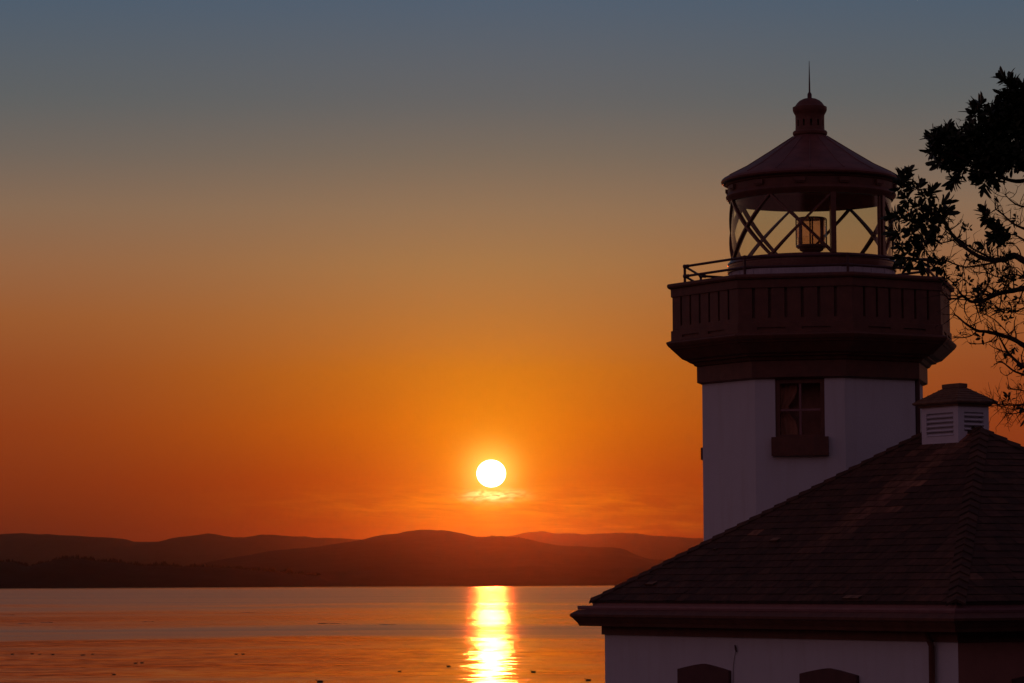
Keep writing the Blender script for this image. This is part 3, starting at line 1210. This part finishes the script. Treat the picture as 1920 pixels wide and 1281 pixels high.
caps(corners[0], rA, 27, 'hip_cap')
caps(corners[1], rA, 27, 'hip_cap')
caps(corners[2], rB, 27, 'hip_cap')
caps(corners[3], rB, 27, 'hip_cap')
caps(rA, rB, 8, 'ridge_cap')
# repaired light shingles seen on the near slope (plane through the eave)
nS = BM.to_3x3() @ Vector((-PITCHR, 0, 1)).normalized()
pS = BM @ corners[0]
for (px, py, w_, h_) in ((1455, 1014, 0.20, 0.10), (1222, 1096, 0.22, 0.10), (1600, 1122, 0.36, 0.10), (1342, 1032, 0.07, 0.04), (1556, 949, 0.07, 0.03)):
    pt_ = MB()
    c_ = BMI @ hit(px, py, pS, nS)
    upv = Vector((1, 0, PITCHR)).normalized()
    nl = Vector((-PITCHR, 0, 1)).normalized()
    q = [c_ + Vector((0, sy * w_ / 2, 0)) + upv * (sv * h_ / 2) + nl * lf_ for sy, sv, lf_ in ((-1, -1, .04), (1, -1, .04), (1, 1, .022), (-1, 1, .022))]
    pt_.face(q, (2.6, 3.2, 3.6))
    pt_.face([q[0], q[1], q[1] - nl * 0.03, q[0] - nl * 0.03], (1.2, 1.2, 1.2))
    pt_.build('patch_shingle', M['shingle'], rob, merge=False)

# downspout near the corner on the lit wall
pd0 = bhit(1747, 1225, 0, -0.06)
ds = MB()
yy = pd0.y
ds.tube([(-0.20, yy, ZF + 0.16), (-0.10, yy, ZF + 0.02), (-0.062, yy, ZF - 0.06), (-0.062, yy, 0.15), (-0.2, yy, 0.05)], 0.042, 10)
for z in (ZF - 0.7, ZF - 2.2):
    ds.box((-0.11, yy - 0.06, z), (0.0, yy + 0.06, z + 0.03))
ds.build('downspout', M['brown'], bld, smooth='auto')
# boarded windows with a low peaked head


def shutter(axis, pxa, pxb, py_sh, py_pk):
    pa, pb = bhit(pxa, py_sh, axis, 0.0), bhit(pxb, py_sh, axis, 0.0)
    pm = bhit((pxa + pxb) / 2, py_pk, axis, 0.0)
    c = 1 if axis == 0 else 0
    u0, u1 = sorted((pa[c], pb[c]))
    zs, zp = (pa.z + pb.z) / 2, pm.z
    out = [(u0, 1.15), (u1, 1.15), (u1, zs)]
    for i in range(1, 12):
        f = i / 12
        out.append((u1 + (u0 - u1) * f, zs + (zp - zs) * (1 - abs(2 * f - 1) ** 1.25)))
    out.append((u0, zs))

    def P(uu, zz, d):
        return (d, uu, zz) if axis == 0 else (uu, d, zz)
    b = MB()
    b.face([P(q, z, -0.05) for q, z in out])
    for k in range(len(out)):
        a_, c_ = out[k], out[(k + 1) % len(out)]
        b.face([P(*a_, -0.05), P(*c_, -0.05), P(*c_, 0.02), P(*a_, 0.02)])
    sh_ = b.build('window_shutter', M['board'], bld)
    s = MB()
    if axis == 0:
        s.box((-0.12, u0 - 0.06, 1.03), (0.0, u1 + 0.06, 1.148))
    else:
        s.box((u0 - 0.06, -0.12, 1.03), (u1 + 0.06, 0.0, 1.148))
    s.build('sill', M['brown'], sh_)


shutter(0, 1275, 1371, 1256, 1244.5)
shutter(0, 1504, 1611, 1265, 1253)
shutter(1, 1897, 1990, 1272, 1264)
# thin loose wire on the lit wall
wr = MB()
p_ = [bhit(px, py, 0, -0.012) for px, py in ((1379, 1211), (1381, 1216), (1379, 1224), (1376.5, 1236), (1375, 1250), (1374, 1300), (1373, 1400))]
wr.tube(p_, 0.004, 5)
wr.tube([p_[0] + Vector((-.01, 0, 0.01)), p_[0] + Vector((-.015, -0.02, -0.05)), p_[1] + Vector((-.01, -0.01, -0.05))], 0.012, 6)
wr.build('loose_wire', M['iron'], bld)

# cupola vent on the ridge
cxa, cxb = BW / 2 - 0.30, BW / 2 + 0.30
pcu = bhit(1797, 820, 0, cxa)
cya = pcu.y
cyb = cya + 0.84
zct = bhit(1797, 759, 0, cxa).z
zrr = ZE + RISE
cb = MB()
slat_z0, slat_z1 = bhit(1797, 816, 0, cxa).z, bhit(1797, 772, 0, cxa).z
zb_ = zrr - 0.55
Hc = zct - zb_
V = Vector
pocket_panel(cb, (cxa, cyb, zb_), (0, -1, 0), (0, 0, 1), (-1, 0, 0), 0.84, Hc, [(0.11, slat_z0 - zb_, 0.73, slat_z1 - zb_)], 0.08)
pocket_panel(cb, (cxa, cya, zb_), (1, 0, 0), (0, 0, 1), (0, -1, 0), 0.60, Hc, [(0.12, slat_z0 - zb_ + 0.06, 0.50, slat_z1 - zb_)], 0.08)
pocket_panel(cb, (cxb, cya, zb_), (0, 1, 0), (0, 0, 1), (1, 0, 0), 0.84, Hc, [(0.11, slat_z0 - zb_, 0.73, slat_z1 - zb_)], 0.08)
pocket_panel(cb, (cxb, cyb, zb_), (-1, 0, 0), (0, 0, 1), (0, 1, 0), 0.60, Hc, [(0.12, slat_z0 - zb_, 0.48, slat_z1 - zb_)], 0.08)
cup = cb.build('cupola', M['vent'], rob)
lo_ = MB()
dk = MB()
nsl = 5
for i in range(nsl):
    z = slat_z0 + (slat_z1 - slat_z0) * (i + 0.12) / nsl
    hh = (slat_z1 - slat_z0) / nsl
    for sx_ in (0, 1):
        xx = cxa if sx_ == 0 else cxb
        sg = -1 if sx_ == 0 else 1
        pts = [V((xx + sg * 0.012, cya + 0.112, z)), V((xx + sg * 0.012, cyb - 0.112, z)), V((xx - sg * 0.06, cyb - 0.112, z + hh * 0.72)), V((xx - sg * 0.06, cya + 0.112, z + hh * 0.72))]
        lo_.face(pts)
        lo_.face([pts[0], pts[1], pts[1] + V((-sg * .012, 0, -.012)), pts[0] + V((-sg * .012, 0, -.012))])
    z += 0.012
    if i > 0:
        pts = [V((cxa + 0.122, cya - 0.012, z)), V((cxb - 0.102, cya - 0.012, z)), V((cxb - 0.102, cya + 0.06, z + hh * 0.72)), V((cxa + 0.122, cya + 0.06, z + hh * 0.72))]
        lo_.face(pts)
        lo_.face([pts[0], pts[1], pts[1] + V((0, .012, -.012)), pts[0] + V((0, .012, -.012))])
lo_.build('louver', M['vent'], cup, merge=False)
oc = 0.075
cr_ = MB()


def crc(o_, z, shrink=0.0):
    return [(cxa - o_, cya - o_, z), (cxb + o_, cya - o_, z), (cxb + o_, cyb + o_, z), (cxa - o_, cyb + o_, z)]


ctop = bhit(1790, 727, 0, BW / 2).z
cap_t = bhit(1790, 720.5, 0, BW / 2).z
cr_.poly([(-0.1, zct - 0.01), (0.03, zct - 0.012), (0.035, zct + 0.02), (0.085, zct + 0.03), (0.10, zct + 0.045), (0.10, zct + 0.062), (-0.24, ctop), (-0.245, ctop - 0.02)], crc)
cr_.poly([(-0.245, ctop - 0.015), (-0.22, ctop - 0.005), (-0.22, cap_t), (-0.295, cap_t + 0.012)], crc)
for i in range(5):
    o1 = 0.10 - 0.34 * (i + 1) / 6
    z1 = zct + 0.062 + (ctop - zct - 0.062) * (i + 1) / 6
    cr_.poly([(o1 + 0.004, z1 - 0.004), (o1 + 0.006, z1 + 0.006), (o1 - 0.01, z1 + 0.006)], crc)
cr_.build('cupola_roof', M['cupmetal'], rob)

# ------------------------------------------------------------------ madrona tree at the right
TD = 25.0
tb = at(2190, 1500, TD)
tree = empty('madrona_tree', (tb.x, tb.y, ground_z(tb.x, tb.y) - 0.1))
tag(tree, 'dark madrona tree with glossy leaf clumps and bare twigs at the right edge', 'tree')
TL = tree.location.copy()
r4 = random.Random(23)
WOOD = MB()
LIMBS = []
TIPS = []


def lp(px, py, dz=0.0):
    return at(px, py, TD + dz) - TL


def smooth_path(pts, sub=4):
    out = []
    for i in range(len(pts) - 1):
        p0 = pts[max(i - 1, 0)]
        p1, p2 = pts[i], pts[i + 1]
        p3 = pts[min(i + 2, len(pts) - 1)]
        for j in range(sub):
            t = j / sub
            out.append(0.5 * ((2 * p1) + (p2 - p0) * t + (2 * p0 - 5 * p1 + 4 * p2 - p3) * t * t + (3 * p1 - p0 - 3 * p2 + p3) * t ** 3))
    out.append(pts[-1])
    return out


MPX = TD / FPX


def twig(mb, p, d, length, r, depth):
    n = 4
    pts = [p]
    q = p.copy()
    dd = d.normalized()
    for i in range(n):
        dd = (dd + Vector((r4.gauss(0, .20), r4.gauss(0, .20), r4.gauss(0.05, .20)))).normalized()
        q = q + dd * (length / n)
        pts.append(q.copy())
    mb.tube(pts, [r * (1 - 0.62 * i / n) for i in range(n + 1)], 4 if r < 0.006 else 5, cap=False)
    TIPS.append((q, dd))
    if depth > 0:
        for _ in range(r4.randint(1, 3)):
            i = r4.randint(1, n)
            s = Vector((r4.gauss(0, 1), r4.gauss(0, 1), r4.gauss(0.1, 1))).normalized()
            twig(mb, pts[i], (dd * 0.75 + s * 0.8), length * r4.uniform(0.3, 0.55), r * 0.6, depth - 1)


def limb(pxs, w0, w1, twigs=0, tl=28, z0=0.0, z1=0.0, tdepth=1, name='limb'):
    mb = MB()
    n = len(pxs)
    pts = [lp(px, py, z0 + (z1 - z0) * i / (n - 1) + r4.uniform(-.12, .12)) for i, (px, py) in enumerate(pxs)]
    path = smooth_path(pts)
    m = len(path)
    rads = [MPX * 0.36 * (w0 + (w1 - w0) * i / (m - 1)) * r4.uniform(0.9, 1.12) for i in range(m)]
    mb.tube(path, rads, 7)
    for _ in range(int(twigs * 2.4)):
        i = r4.randint(1, m - 1)
        d = (path[i] - path[i - 1]).normalized()
        s = Vector((r4.gauss(0, 1), r4.gauss(0, .7), r4.gauss(0.1, 1))).normalized()
        twig(mb, path[i], d * 0.5 + s * 0.8, MPX * tl * r4.uniform(0.5, 1.9), max(0.0038, min(rads[i] * 0.5, 0.0075)), tdepth)
    mb.build(name, M['bark'], tree, smooth=True, merge=False)


# trunk leaning up just outside the frame
tk = MB()
tz = [(2190, 1480, 60), (2180, 1300, 52), (2150, 1050, 46), (2120, 850, 40), (2085, 680, 34), (2060, 540, 28), (2050, 400, 22), (2035, 260, 17), (2015, 120, 11), (2000, 0, 7), (1995, -90, 4)]
tp = smooth_path([Vector((0, 0, -0.2))] + [lp(a_, b_, 0.25 * math.sin(i)) for i, (a_, b_, _) in enumerate(tz)][1:])
mm = len(tp)
tk.tube(tp, [MPX * 0.5 * interp([(i, z[2]) for i, z in enumerate(tz)], (len(tz) - 1) * k / (mm - 1)) * (1 + 0.08 * math.sin(k * 1.7)) for k in range(mm)], 12)
tk.build('trunk', M['bark'], tree, smooth=True)

limb([(2062, 545), (2010, 525), (1960, 508), (1920, 489), (1900, 479), (1885, 486), (1858, 488), (1835, 481), (1808, 463), (1788, 444), (1772, 420), (1750, 402), (1722, 392)], 22, 5, 16, 26)
limb([(1900, 484), (1872, 491), (1845, 496), (1812, 501), (1792, 496), (1772, 488), (1748, 484), (1735, 470)], 6, 3, 12, 24)
limb([(1865, 488), (1846, 478), (1830, 470), (1812, 459), (1796, 448), (1782, 452), (1766, 456)], 6, 3, 9, 22)
limb([(2075, 640), (2020, 590), (1965, 545), (1930, 540), (1900, 545), (1870, 551), (1845, 563), (1822, 566), (1806, 556), (1795, 560), (1778, 561)], 20, 4, 24, 30, tdepth=2)
limb([(1806, 556), (1798, 545), (1786, 530), (1775, 520), (1770, 510)], 4, 2, 5, 18)
limb([(1835, 565), (1850, 540), (1852, 520), (1845, 500), (1836, 490)], 4, 2, 8, 22)
limb([(1880, 549), (1888, 525), (1895, 505), (1890, 490)], 4, 2.5, 8, 24)
limb([(1945, 545), (1920, 520), (1895, 515), (1872, 520), (1850, 512), (1825, 510)], 5, 2, 14, 26, tdepth=2)
limb([(1960, 560), (1925, 575), (1900, 585), (1880, 580), (1855, 578), (1838, 588)], 5, 2, 16, 26, tdepth=2)
limb([(2090, 760), (2020, 700), (1950, 662), (1920, 648), (1900, 636), (1875, 628), (1850, 622), (1832, 620), (1812, 608), (1798, 596), (1788, 588)], 18, 3, 9, 26)
limb([(1832, 620), (1822, 629), (1808, 633), (1793, 633), (1786, 632)], 4, 2, 3, 16)
limb([(1870, 627), (1860, 638), (1845, 644), (1828, 645), (1819, 645)], 3.5, 1.8, 4, 14)
limb([(1830, 620), (1828, 606), (1831, 592), (1833, 580)], 2.4, 1.5, 1, 12)
limb([(1898, 636), (1885, 620), (1870, 604), (1856, 594), (1840, 586)], 3.6, 1.8, 6, 18)
limb([(2085, 770), (2010, 745), (1945, 700), (1920, 688), (1902, 674), (1888, 658), (1878, 640), (1868, 620)], 14, 3, 11, 26)
limb([(1890, 660), (1875, 657), (1862, 651), (1854, 645)], 3, 1.8, 2, 14)
limb([(1950, 714), (1920, 703), (1900, 695), (1882, 681), (1872, 680), (1864, 684)], 7, 2, 5, 18)
limb([(1900, 696), (1892, 702), (1885, 704), (1876, 698)], 2.4, 1.6, 1, 10)
limb([(2070, 800), (2000, 770), (1950, 762), (1920, 759), (1890, 760), (1865, 757)], 9, 2, 20, 26, tdepth=2)
limb([(1945, 765), (1920, 772), (1900, 776), (1886, 775)], 4, 2, 10, 20)
limb([(1935, 738), (1915, 732), (1900, 730), (1891, 730)], 4, 2, 5, 20)
limb([(2052, 470), (2000, 452), (1950, 438), (1918, 428), (1898, 418), (1880, 402), (1866, 392)], 12, 2.5, 13, 26)
limb([(2050, 440), (1980, 392), (1940, 390), (1912, 386), (1895, 376), (1884, 364)], 9, 2, 9, 26)
limb([(1950, 470), (1920, 450), (1900, 440), (1880, 442), (1858, 430)], 5, 3, 8, 22)
limb([(2042, 340), (1990, 330), (1940, 335), (1905, 340), (1870, 330), (1840, 318), (1810, 300), (1780, 280)], 16, 4, 8, 20)
limb([(2036, 270), (1980, 262), (1930, 262), (1890, 255), (1850, 250), (1825, 225)], 12, 4, 6, 20)
limb([(2030, 240), (1980, 220), (1940, 205), (1910, 185), (1900, 165)], 10, 4, 5, 18)
limb([(2058, 520), (2110, 470), (2180, 400), (2230, 330)], 14, 5, 8, 30)
limb([(2045, 360), (2100, 300), (2150, 220), (2180, 150)], 12, 4, 8, 30)
limb([(2070, 600), (2150, 560), (2230, 530)], 12, 4, 10, 30)
limb([(2120, 850), (2250, 900), (2380, 960), (2480, 1000)], 26, 8, 10, 40, 0, 10)  # this and the next: unseen limbs added to carry the shading foliage
limb([(2150, 1050), (2260, 1120), (2380, 1180), (2450, 1200)], 24, 8, 10, 40, 0, 9)

leaf = MB()


def add_leaf(p, d, up, L, W):
    d = d.normalized()
    s = d.cross(up)
    if s.length < 1e-3:
        s = d.orthogonal()
    s.normalize()
    nrm = s.cross(d)
    cup_ = 0.16
    prof = ((0.0, 0.08), (0.22, 0.70), (0.52, 1.0), (0.84, 0.74), (1.0, 0.05))
    mid = [p + d * (L * f) - nrm * (0.12 * L * f * f) for f, _ in prof]
    lft = [m_ + s * (W / 2 * w_) + nrm * (cup_ * W * w_) for m_, (_, w_) in zip(mid, prof)]
    rgt = [m_ - s * (W / 2 * w_) + nrm * (cup_ * W * w_) for m_, (_, w_) in zip(mid, prof)]
    i = len(leaf.v)
    leaf.v += [tuple(q) for q in mid + lft + rgt]
    for k in range(4):
        leaf.f.append((i + k, i + k + 1, i + 5 + k + 1, i + 5 + k))
        leaf.f.append((i + k + 1, i + k, i + 10 + k, i + 10 + k + 1))
        leaf.c += [None, None]


def rosette(c, axis, n=11, L=0.10):
    axis = axis.normalized()
    e1 = axis.orthogonal().normalized()
    e2 = axis.cross(e1)
    k0 = r4.random() * 6.28
    for i in range(n):
        t = k0 + i * 2.4
        tilt = 0.25 + 1.25 * i / n + r4.gauss(0, .15)
        d = axis * math.cos(tilt) + (e1 * math.cos(t) + e2 * math.sin(t)) * math.sin(tilt)
        l_ = L * r4.uniform(0.7, 1.25)
        add_leaf(c + d * 0.012 - axis * (0.03 * i / n), d, axis, l_, l_ * r4.uniform(0.34, 0.47))


CENT = lp(1980, 420)


def clump(px, py, r, dens=1.0, zoff=0.0, zr=None, L=0.073):
    """leaf rosettes filling a rounded clump"""
    c = lp(px, py, zoff)
    rm_ = max(2.0, r - 7.0) * MPX
    n = max(2, int(dens * (r / 9.0) ** 2 * 2.1))
    for _ in range(n):
        v = Vector((r4.gauss(0, 1), r4.gauss(0, 1), r4.gauss(0, 1))).normalized() * (r4.random() ** 0.5)
        p = c + Vector((v.x * rm_, v.y * (zr or rm_ * 1.3), v.z * rm_))
        ax = (v * 1.2 + (p - CENT).normalized() * 0.5 + Vector((0, 0, 0.35)))
        rosette(p, ax, r4.randint(6, 10), L)


for q in ((1768, 262, 24), (1760, 288, 12), (1785, 300, 26), (1795, 268, 26), (1800, 322, 16), (1790, 336, 10), (1825, 262, 34), (1830, 300, 34), (1862, 250, 32), (1892, 245, 34), (1865, 296, 36),
          (1900, 292, 34), (1836, 332, 15), (1844, 342, 10), (1862, 322, 18), (1895, 308, 18), (1900, 205, 26), (1912, 172, 22), (1898, 160, 10), (1915, 230, 30), (1828, 214, 12), (1868, 216, 14),
          (1885, 218, 14), (1882, 328, 8), (1940, 240, 40), (1945, 300, 36), (1940, 180, 34)):
    clump(*q, dens=1.5)
for q in ((1693, 340, 12), (1690, 352, 10), (1715, 352, 15), (1698, 372, 14), (1735, 370, 14), (1718, 388, 16), (1698, 396, 12), (1745, 388, 15), (1762, 400, 12), (1710, 415, 17), (1735, 415, 17),
          (1755, 420, 14), (1688, 408, 8), (1686, 438, 9), (1705, 440, 15), (1728, 442, 17), (1752, 444, 14), (1690, 462, 10), (1712, 464, 14), (1735, 464, 14), (1758, 455, 11), (1695, 480, 7), (1722, 482, 8),
          (1770, 410, 8), (1757, 490, 6), (1765, 500, 6)):
    clump(*q, dens=0.85)
for q in ((1850, 408, 10), (1858, 418, 10), (1868, 432, 12), (1882, 441, 11), (1864, 446, 9), (1882, 454, 8), (1846, 464, 6)):
    clump(*q, dens=1.5)
for q in ((1800, 507, 7), (1803, 520, 6), (1795, 532, 7), (1815, 528, 5), (1775, 488, 6), (1890, 600, 8), (1880, 590, 6), (1910, 560, 8), (1897, 578, 6), (1865, 505, 6), (1878, 530, 6), (1902, 652, 5), (1917, 690, 6),
          (1905, 410, 5), (1770, 525, 4), (1813, 428, 5), (1845, 575, 5), (1925, 600, 10), (1920, 520, 8)):
    clump(*q, dens=0.45, L=0.042)
for (px, py, dx, dz_) in ((1826, 206, 0.1, 1), (1838, 200, 0.5, 1), (1870, 208, 0.2, 1), (1860, 214, -0.6, 0.8), (1778, 246, 0.1, 1), (1748, 262, -1, 0.4), (1752, 284, -1, -0.2), (1764, 304, -1, -0.4),
                          (1790, 338, -0.4, -1), (1846, 346, -0.3, -1), (1862, 338, 0.3, -1), (1902, 162, -0.3, 1), (1888, 152, -0.8, 0.6), (1892, 182, -1, -0.3), (1694, 336, 0.2, 1), (1702, 332, 0.6, 1),
                          (1724, 352, 0.3, 1), (1746, 366, 0.5, 0.9), (1768, 380, 0.8, 0.6), (1772, 400, 1, 0.2), (1682, 440, -1, 0), (1680, 405, -1, 0.1), (1688, 482, -0.5, -1), (1708, 486, -0.2, -1),
                          (1727, 490, 0, -1), (1850, 404, -0.4, 1)):
    for _ in range(2):
        rosette(lp(px + r4.uniform(-5, 5), py + r4.uniform(-5, 5), r4.uniform(-.15, .15)), Vector((dx, -0.15, dz_)), r4.randint(7, 9), 0.098)
for _ in range(46):                             # the rest of the crown, outside the frame
    clump(r4.uniform(1985, 2280), r4.uniform(-120, 520), r4.uniform(20, 42), 0.5, r4.uniform(-1.2, 1.2), 0.35)
for _ in range(170):                            # unseen foliage added outside the frame to shade the end wall
    y_ = r4.uniform(26, 41)
    c = Vector((y_ * 0.166 + r4.uniform(1.2, 5.0), y_, r4.uniform(5.6, 11.5))) - TL
    for _ in range(5):
        v = Vector((r4.gauss(0, .3), r4.gauss(0, .3), r4.gauss(0, .3)))
        if (c + v + TL).x < (c + v + TL).y * 0.168 + 0.5:
            continue
        rosette(c + v, v + Vector((0, 0, .3)), 10, 0.15)
for (p, d) in TIPS:
    if r4.random() < 0.015:
        rosette(p, d + Vector((0, 0, .3)), r4.randint(3, 6), 0.06)
leaf.build('crown', M['leaf'], tree, merge=False)

# ------------------------------------------------------------------ birds, kelp, boat on the water


def water_at(px, py):
    return hit(px, py, Vector((0, 0, 0)), Vector((0, 0, 1)))


def duck_body():
    b = MB()
    # lofted body: length along x, tail at -x
    secs = [(-0.27, 0.10, 0.012, 0.012), (-0.22, 0.085, 0.045, 0.035), (-0.12, 0.055, 0.095, 0.085), (0.0, 0.045, 0.115, 0.105), (0.11, 0.05, 0.10, 0.095), (0.18, 0.065, 0.065, 0.065),
            (0.215, 0.10, 0.042, 0.04), (0.235, 0.14, 0.035, 0.035), (0.25, 0.175, 0.040, 0.038), (0.285, 0.185, 0.038, 0.034), (0.315, 0.178, 0.022, 0.02)]
    rows = []
    for i, (x, z, ry, rz) in enumerate(secs):
        rows.append([(x, ry * math.cos(2 * math.pi * j / 12), z + rz * math.sin(2 * math.pi * j / 12)) for j in range(12)])
    b.grid(rows, True)
    b.face(rows[0])
    b.face(rows[-1])
    return b


def duck_bill():
    b = MB()
    rows = [[(x, ry * math.cos(2 * math.pi * j / 8), z + rz * math.sin(2 * math.pi * j / 8)) for j in range(8)] for x, z, ry, rz in ((0.31, 0.174, 0.016, 0.014), (0.345, 0.168, 0.015, 0.008), (0.375, 0.165, 0.011, 0.005))]
    b.grid(rows, True)
    b.face(rows[-1])
    return b


BIRDS = [(23, 1227, 'dark seabird at far left, first in the line of floating birds', 1), (60.5, 1226.5, 'dark seabird second from left in the line of floating birds', -1),
         (74, 1227.2, 'small dark seabird third from left in the line of floating birds', 1), (99, 1227.6, 'dark seabird fourth from left in the line of floating birds', -1),
         (153.5, 1228.8, 'dark seabird on the left of the tight pair on the water', 1), (157.8, 1228.5, 'dark seabird on the right of the tight pair on the water', -1),
         (173.5, 1227.2, 'dark seabird just right of the tight pair on the water', 1), (254, 1244, 'dark seabird on the left of the lower pair at left', 1),
         (266, 1243.2, 'dark seabird on the right of the lower pair at left', 1), (213.5, 1265, 'lone dark seabird low on the left water', -1),
         (442.5, 1227, 'dark seabird on the left of the pair in the middle water', 1), (456, 1227, 'dark seabird on the right of the pair in the middle water', -1),
         (600, 1279, 'larger dark seabird cut by the bottom edge of the picture', -1), (749, 1259.5, 'dark seabird trailing a thin wake left of the sun path', 1),
         (841, 1250, 'dark seabird close to the left side of the sun path', -1), (1000, 1260.5, 'dark seabird on the orange water right of the sun path', -1),
         (1103, 1276, 'dark seabird beside the white wall of the building', -1)]
SIZE = {600: 1.35, 749: 0.8, 74: 0.8, 153.5: 0.75, 157.8: 0.75, 173.5: 0.85, 213.5: 0.85, 841: 1.1, 1000: 1.1, 1103: 1.15}
proto = None
for px, py, lab, sgn in BIRDS:
    p = water_at(px, py)
    s = 1.0 * SIZE.get(px, 0.95)
    if proto is None:
        proto = empty('seabird', p)
        kids = [duck_body().build('body', M['bird'], proto, smooth=True), duck_bill().build('bill', M['bird'], proto, smooth=True)]
        o = proto
    else:
        o = proto.copy()
        COL.objects.link(o)
        for k_ in kids:
            c = k_.copy()
            COL.objects.link(c)
            c.parent = o
    o.location = p + Vector((0, 0, -0.035))
    o.scale = (s, s, s)
    o.rotation_euler = (0, 0, (0 if sgn > 0 else math.pi) + rnd.uniform(-.35, .35))
    tag(o, lab, 'bird', 'seabirds floating on the strait')

KELP = [(4, 28, 1153.5, 'thin dark kelp streak at the far left edge of the water'), (34, 60, 1169.7, 'dark kelp streak on the left water, leftmost of the lower row'),
        (76, 100, 1167.6, 'faint kelp streak between two others on the left water'), (265, 289, 1166, 'short kelp streak alone on the left middle water'),
        (590, 652, 1169.3, 'longest kelp streak on the water left of the sun path'), (708, 745, 1171.6, 'faint kelp streak nearest the sun path'),
        (452, 480, 1148.6, 'faint kelp streak far out in the middle water')]
for x0, x1, py, lab in KELP:
    p0, p1 = water_at(x0, py), water_at(x1, py)
    c = (p0 + p1) / 2
    hl = (p1 - p0).length / 2
    b = MB()
    rows = []
    NK = 40
    for i in range(NK + 1):
        f = 2 * i / NK - 1
        wy_ = (1 - abs(f) ** 2.5) * (0.9 + 0.9 * noise.noise(Vector((f * 4, x0, 0.3)))) + 0.02
        row = []
        for j in range(9):
            g_ = j / 4 - 1
            hh = 0.13 * (1 - g_ * g_) * max(0.0, 0.55 + 1.1 * noise.noise(Vector((f * hl * 0.9, g_ * 2, x0)))) * min(1, (1 - abs(f)) * 6)
            row.append((f * hl, g_ * wy_ * 1.6 + 0.8 * noise.noise(Vector((f * 2.5, x0, 5))), hh - 0.03))
        rows.append(row)
    b.grid(rows)
    o = b.build('kelp_mat', M['kelp'], smooth=True)
    o.location = c
    o.rotation_euler = (0, 0, math.atan2(p1.y - p0.y, p1.x - p0.x))
    tag(o, lab, 'kelp', 'kelp floating on the strait')

p = water_at(879, 1103.0)
boat = empty('sailing_boat', p)
tag(boat, 'tiny dark boat far out at the left edge of the sun path', 'boat')
b = MB()
b.grid([[(x, wy_ * k, z) for k in (-1, -0.6, 0, 0.6, 1)] for x, wy_, z in ((-2.6, 0.9, 0.9), (-1, 1.1, 0.8), (1, 0.9, 0.9), (2.7, 0.05, 1.2))])
b.grid([[(x, wy_ * k, zz) for k, zz in ((-1, z), (-0.7, 0.1), (0, -0.3), (0.7, 0.1), (1, z))] for x, wy_, z in ((-2.6, 0.9, 0.9), (-1, 1.1, 0.8), (1, 0.9, 0.9), (2.7, 0.05, 1.2))])
b.build('hull', M['hull'], boat)
b = MB()
b.box((-1.2, -0.6, 0.8), (0.8, 0.6, 1.9))
b.build('cabin', M['hull'], boat)
b = MB()
b.tube([(0.5, 0, 0.8), (0.5, 0, 6.2)], [0.09, 0.05], 6)
b.build('mast', M['hull'], boat)

# ------------------------------------------------------------------ haze
HAZE_DENS = 1.12e-5
HAZE_G = 0.96
hz = bpy.data.materials.new('haze')
hz.use_nodes = True
t = hz.node_tree
t.nodes.clear()
ou = t.nodes.new('ShaderNodeOutputMaterial')
pv = t.nodes.new('ShaderNodeVolumePrincipled')
pv.inputs['Color'].default_value = (0.92, 0.88, 0.85, 1)
pv.inputs['Density'].default_value = HAZE_DENS
pv.inputs['Anisotropy'].default_value = HAZE_G
t.links.new(pv.outputs[0], ou.inputs['Volume'])
hb = MB()
hb.box((-30000, -400, -4.0), (30000, 29000, 460))
o = hb.build('haze', hz)
tag(o, 'thin sunset haze over the strait', kind='stuff')
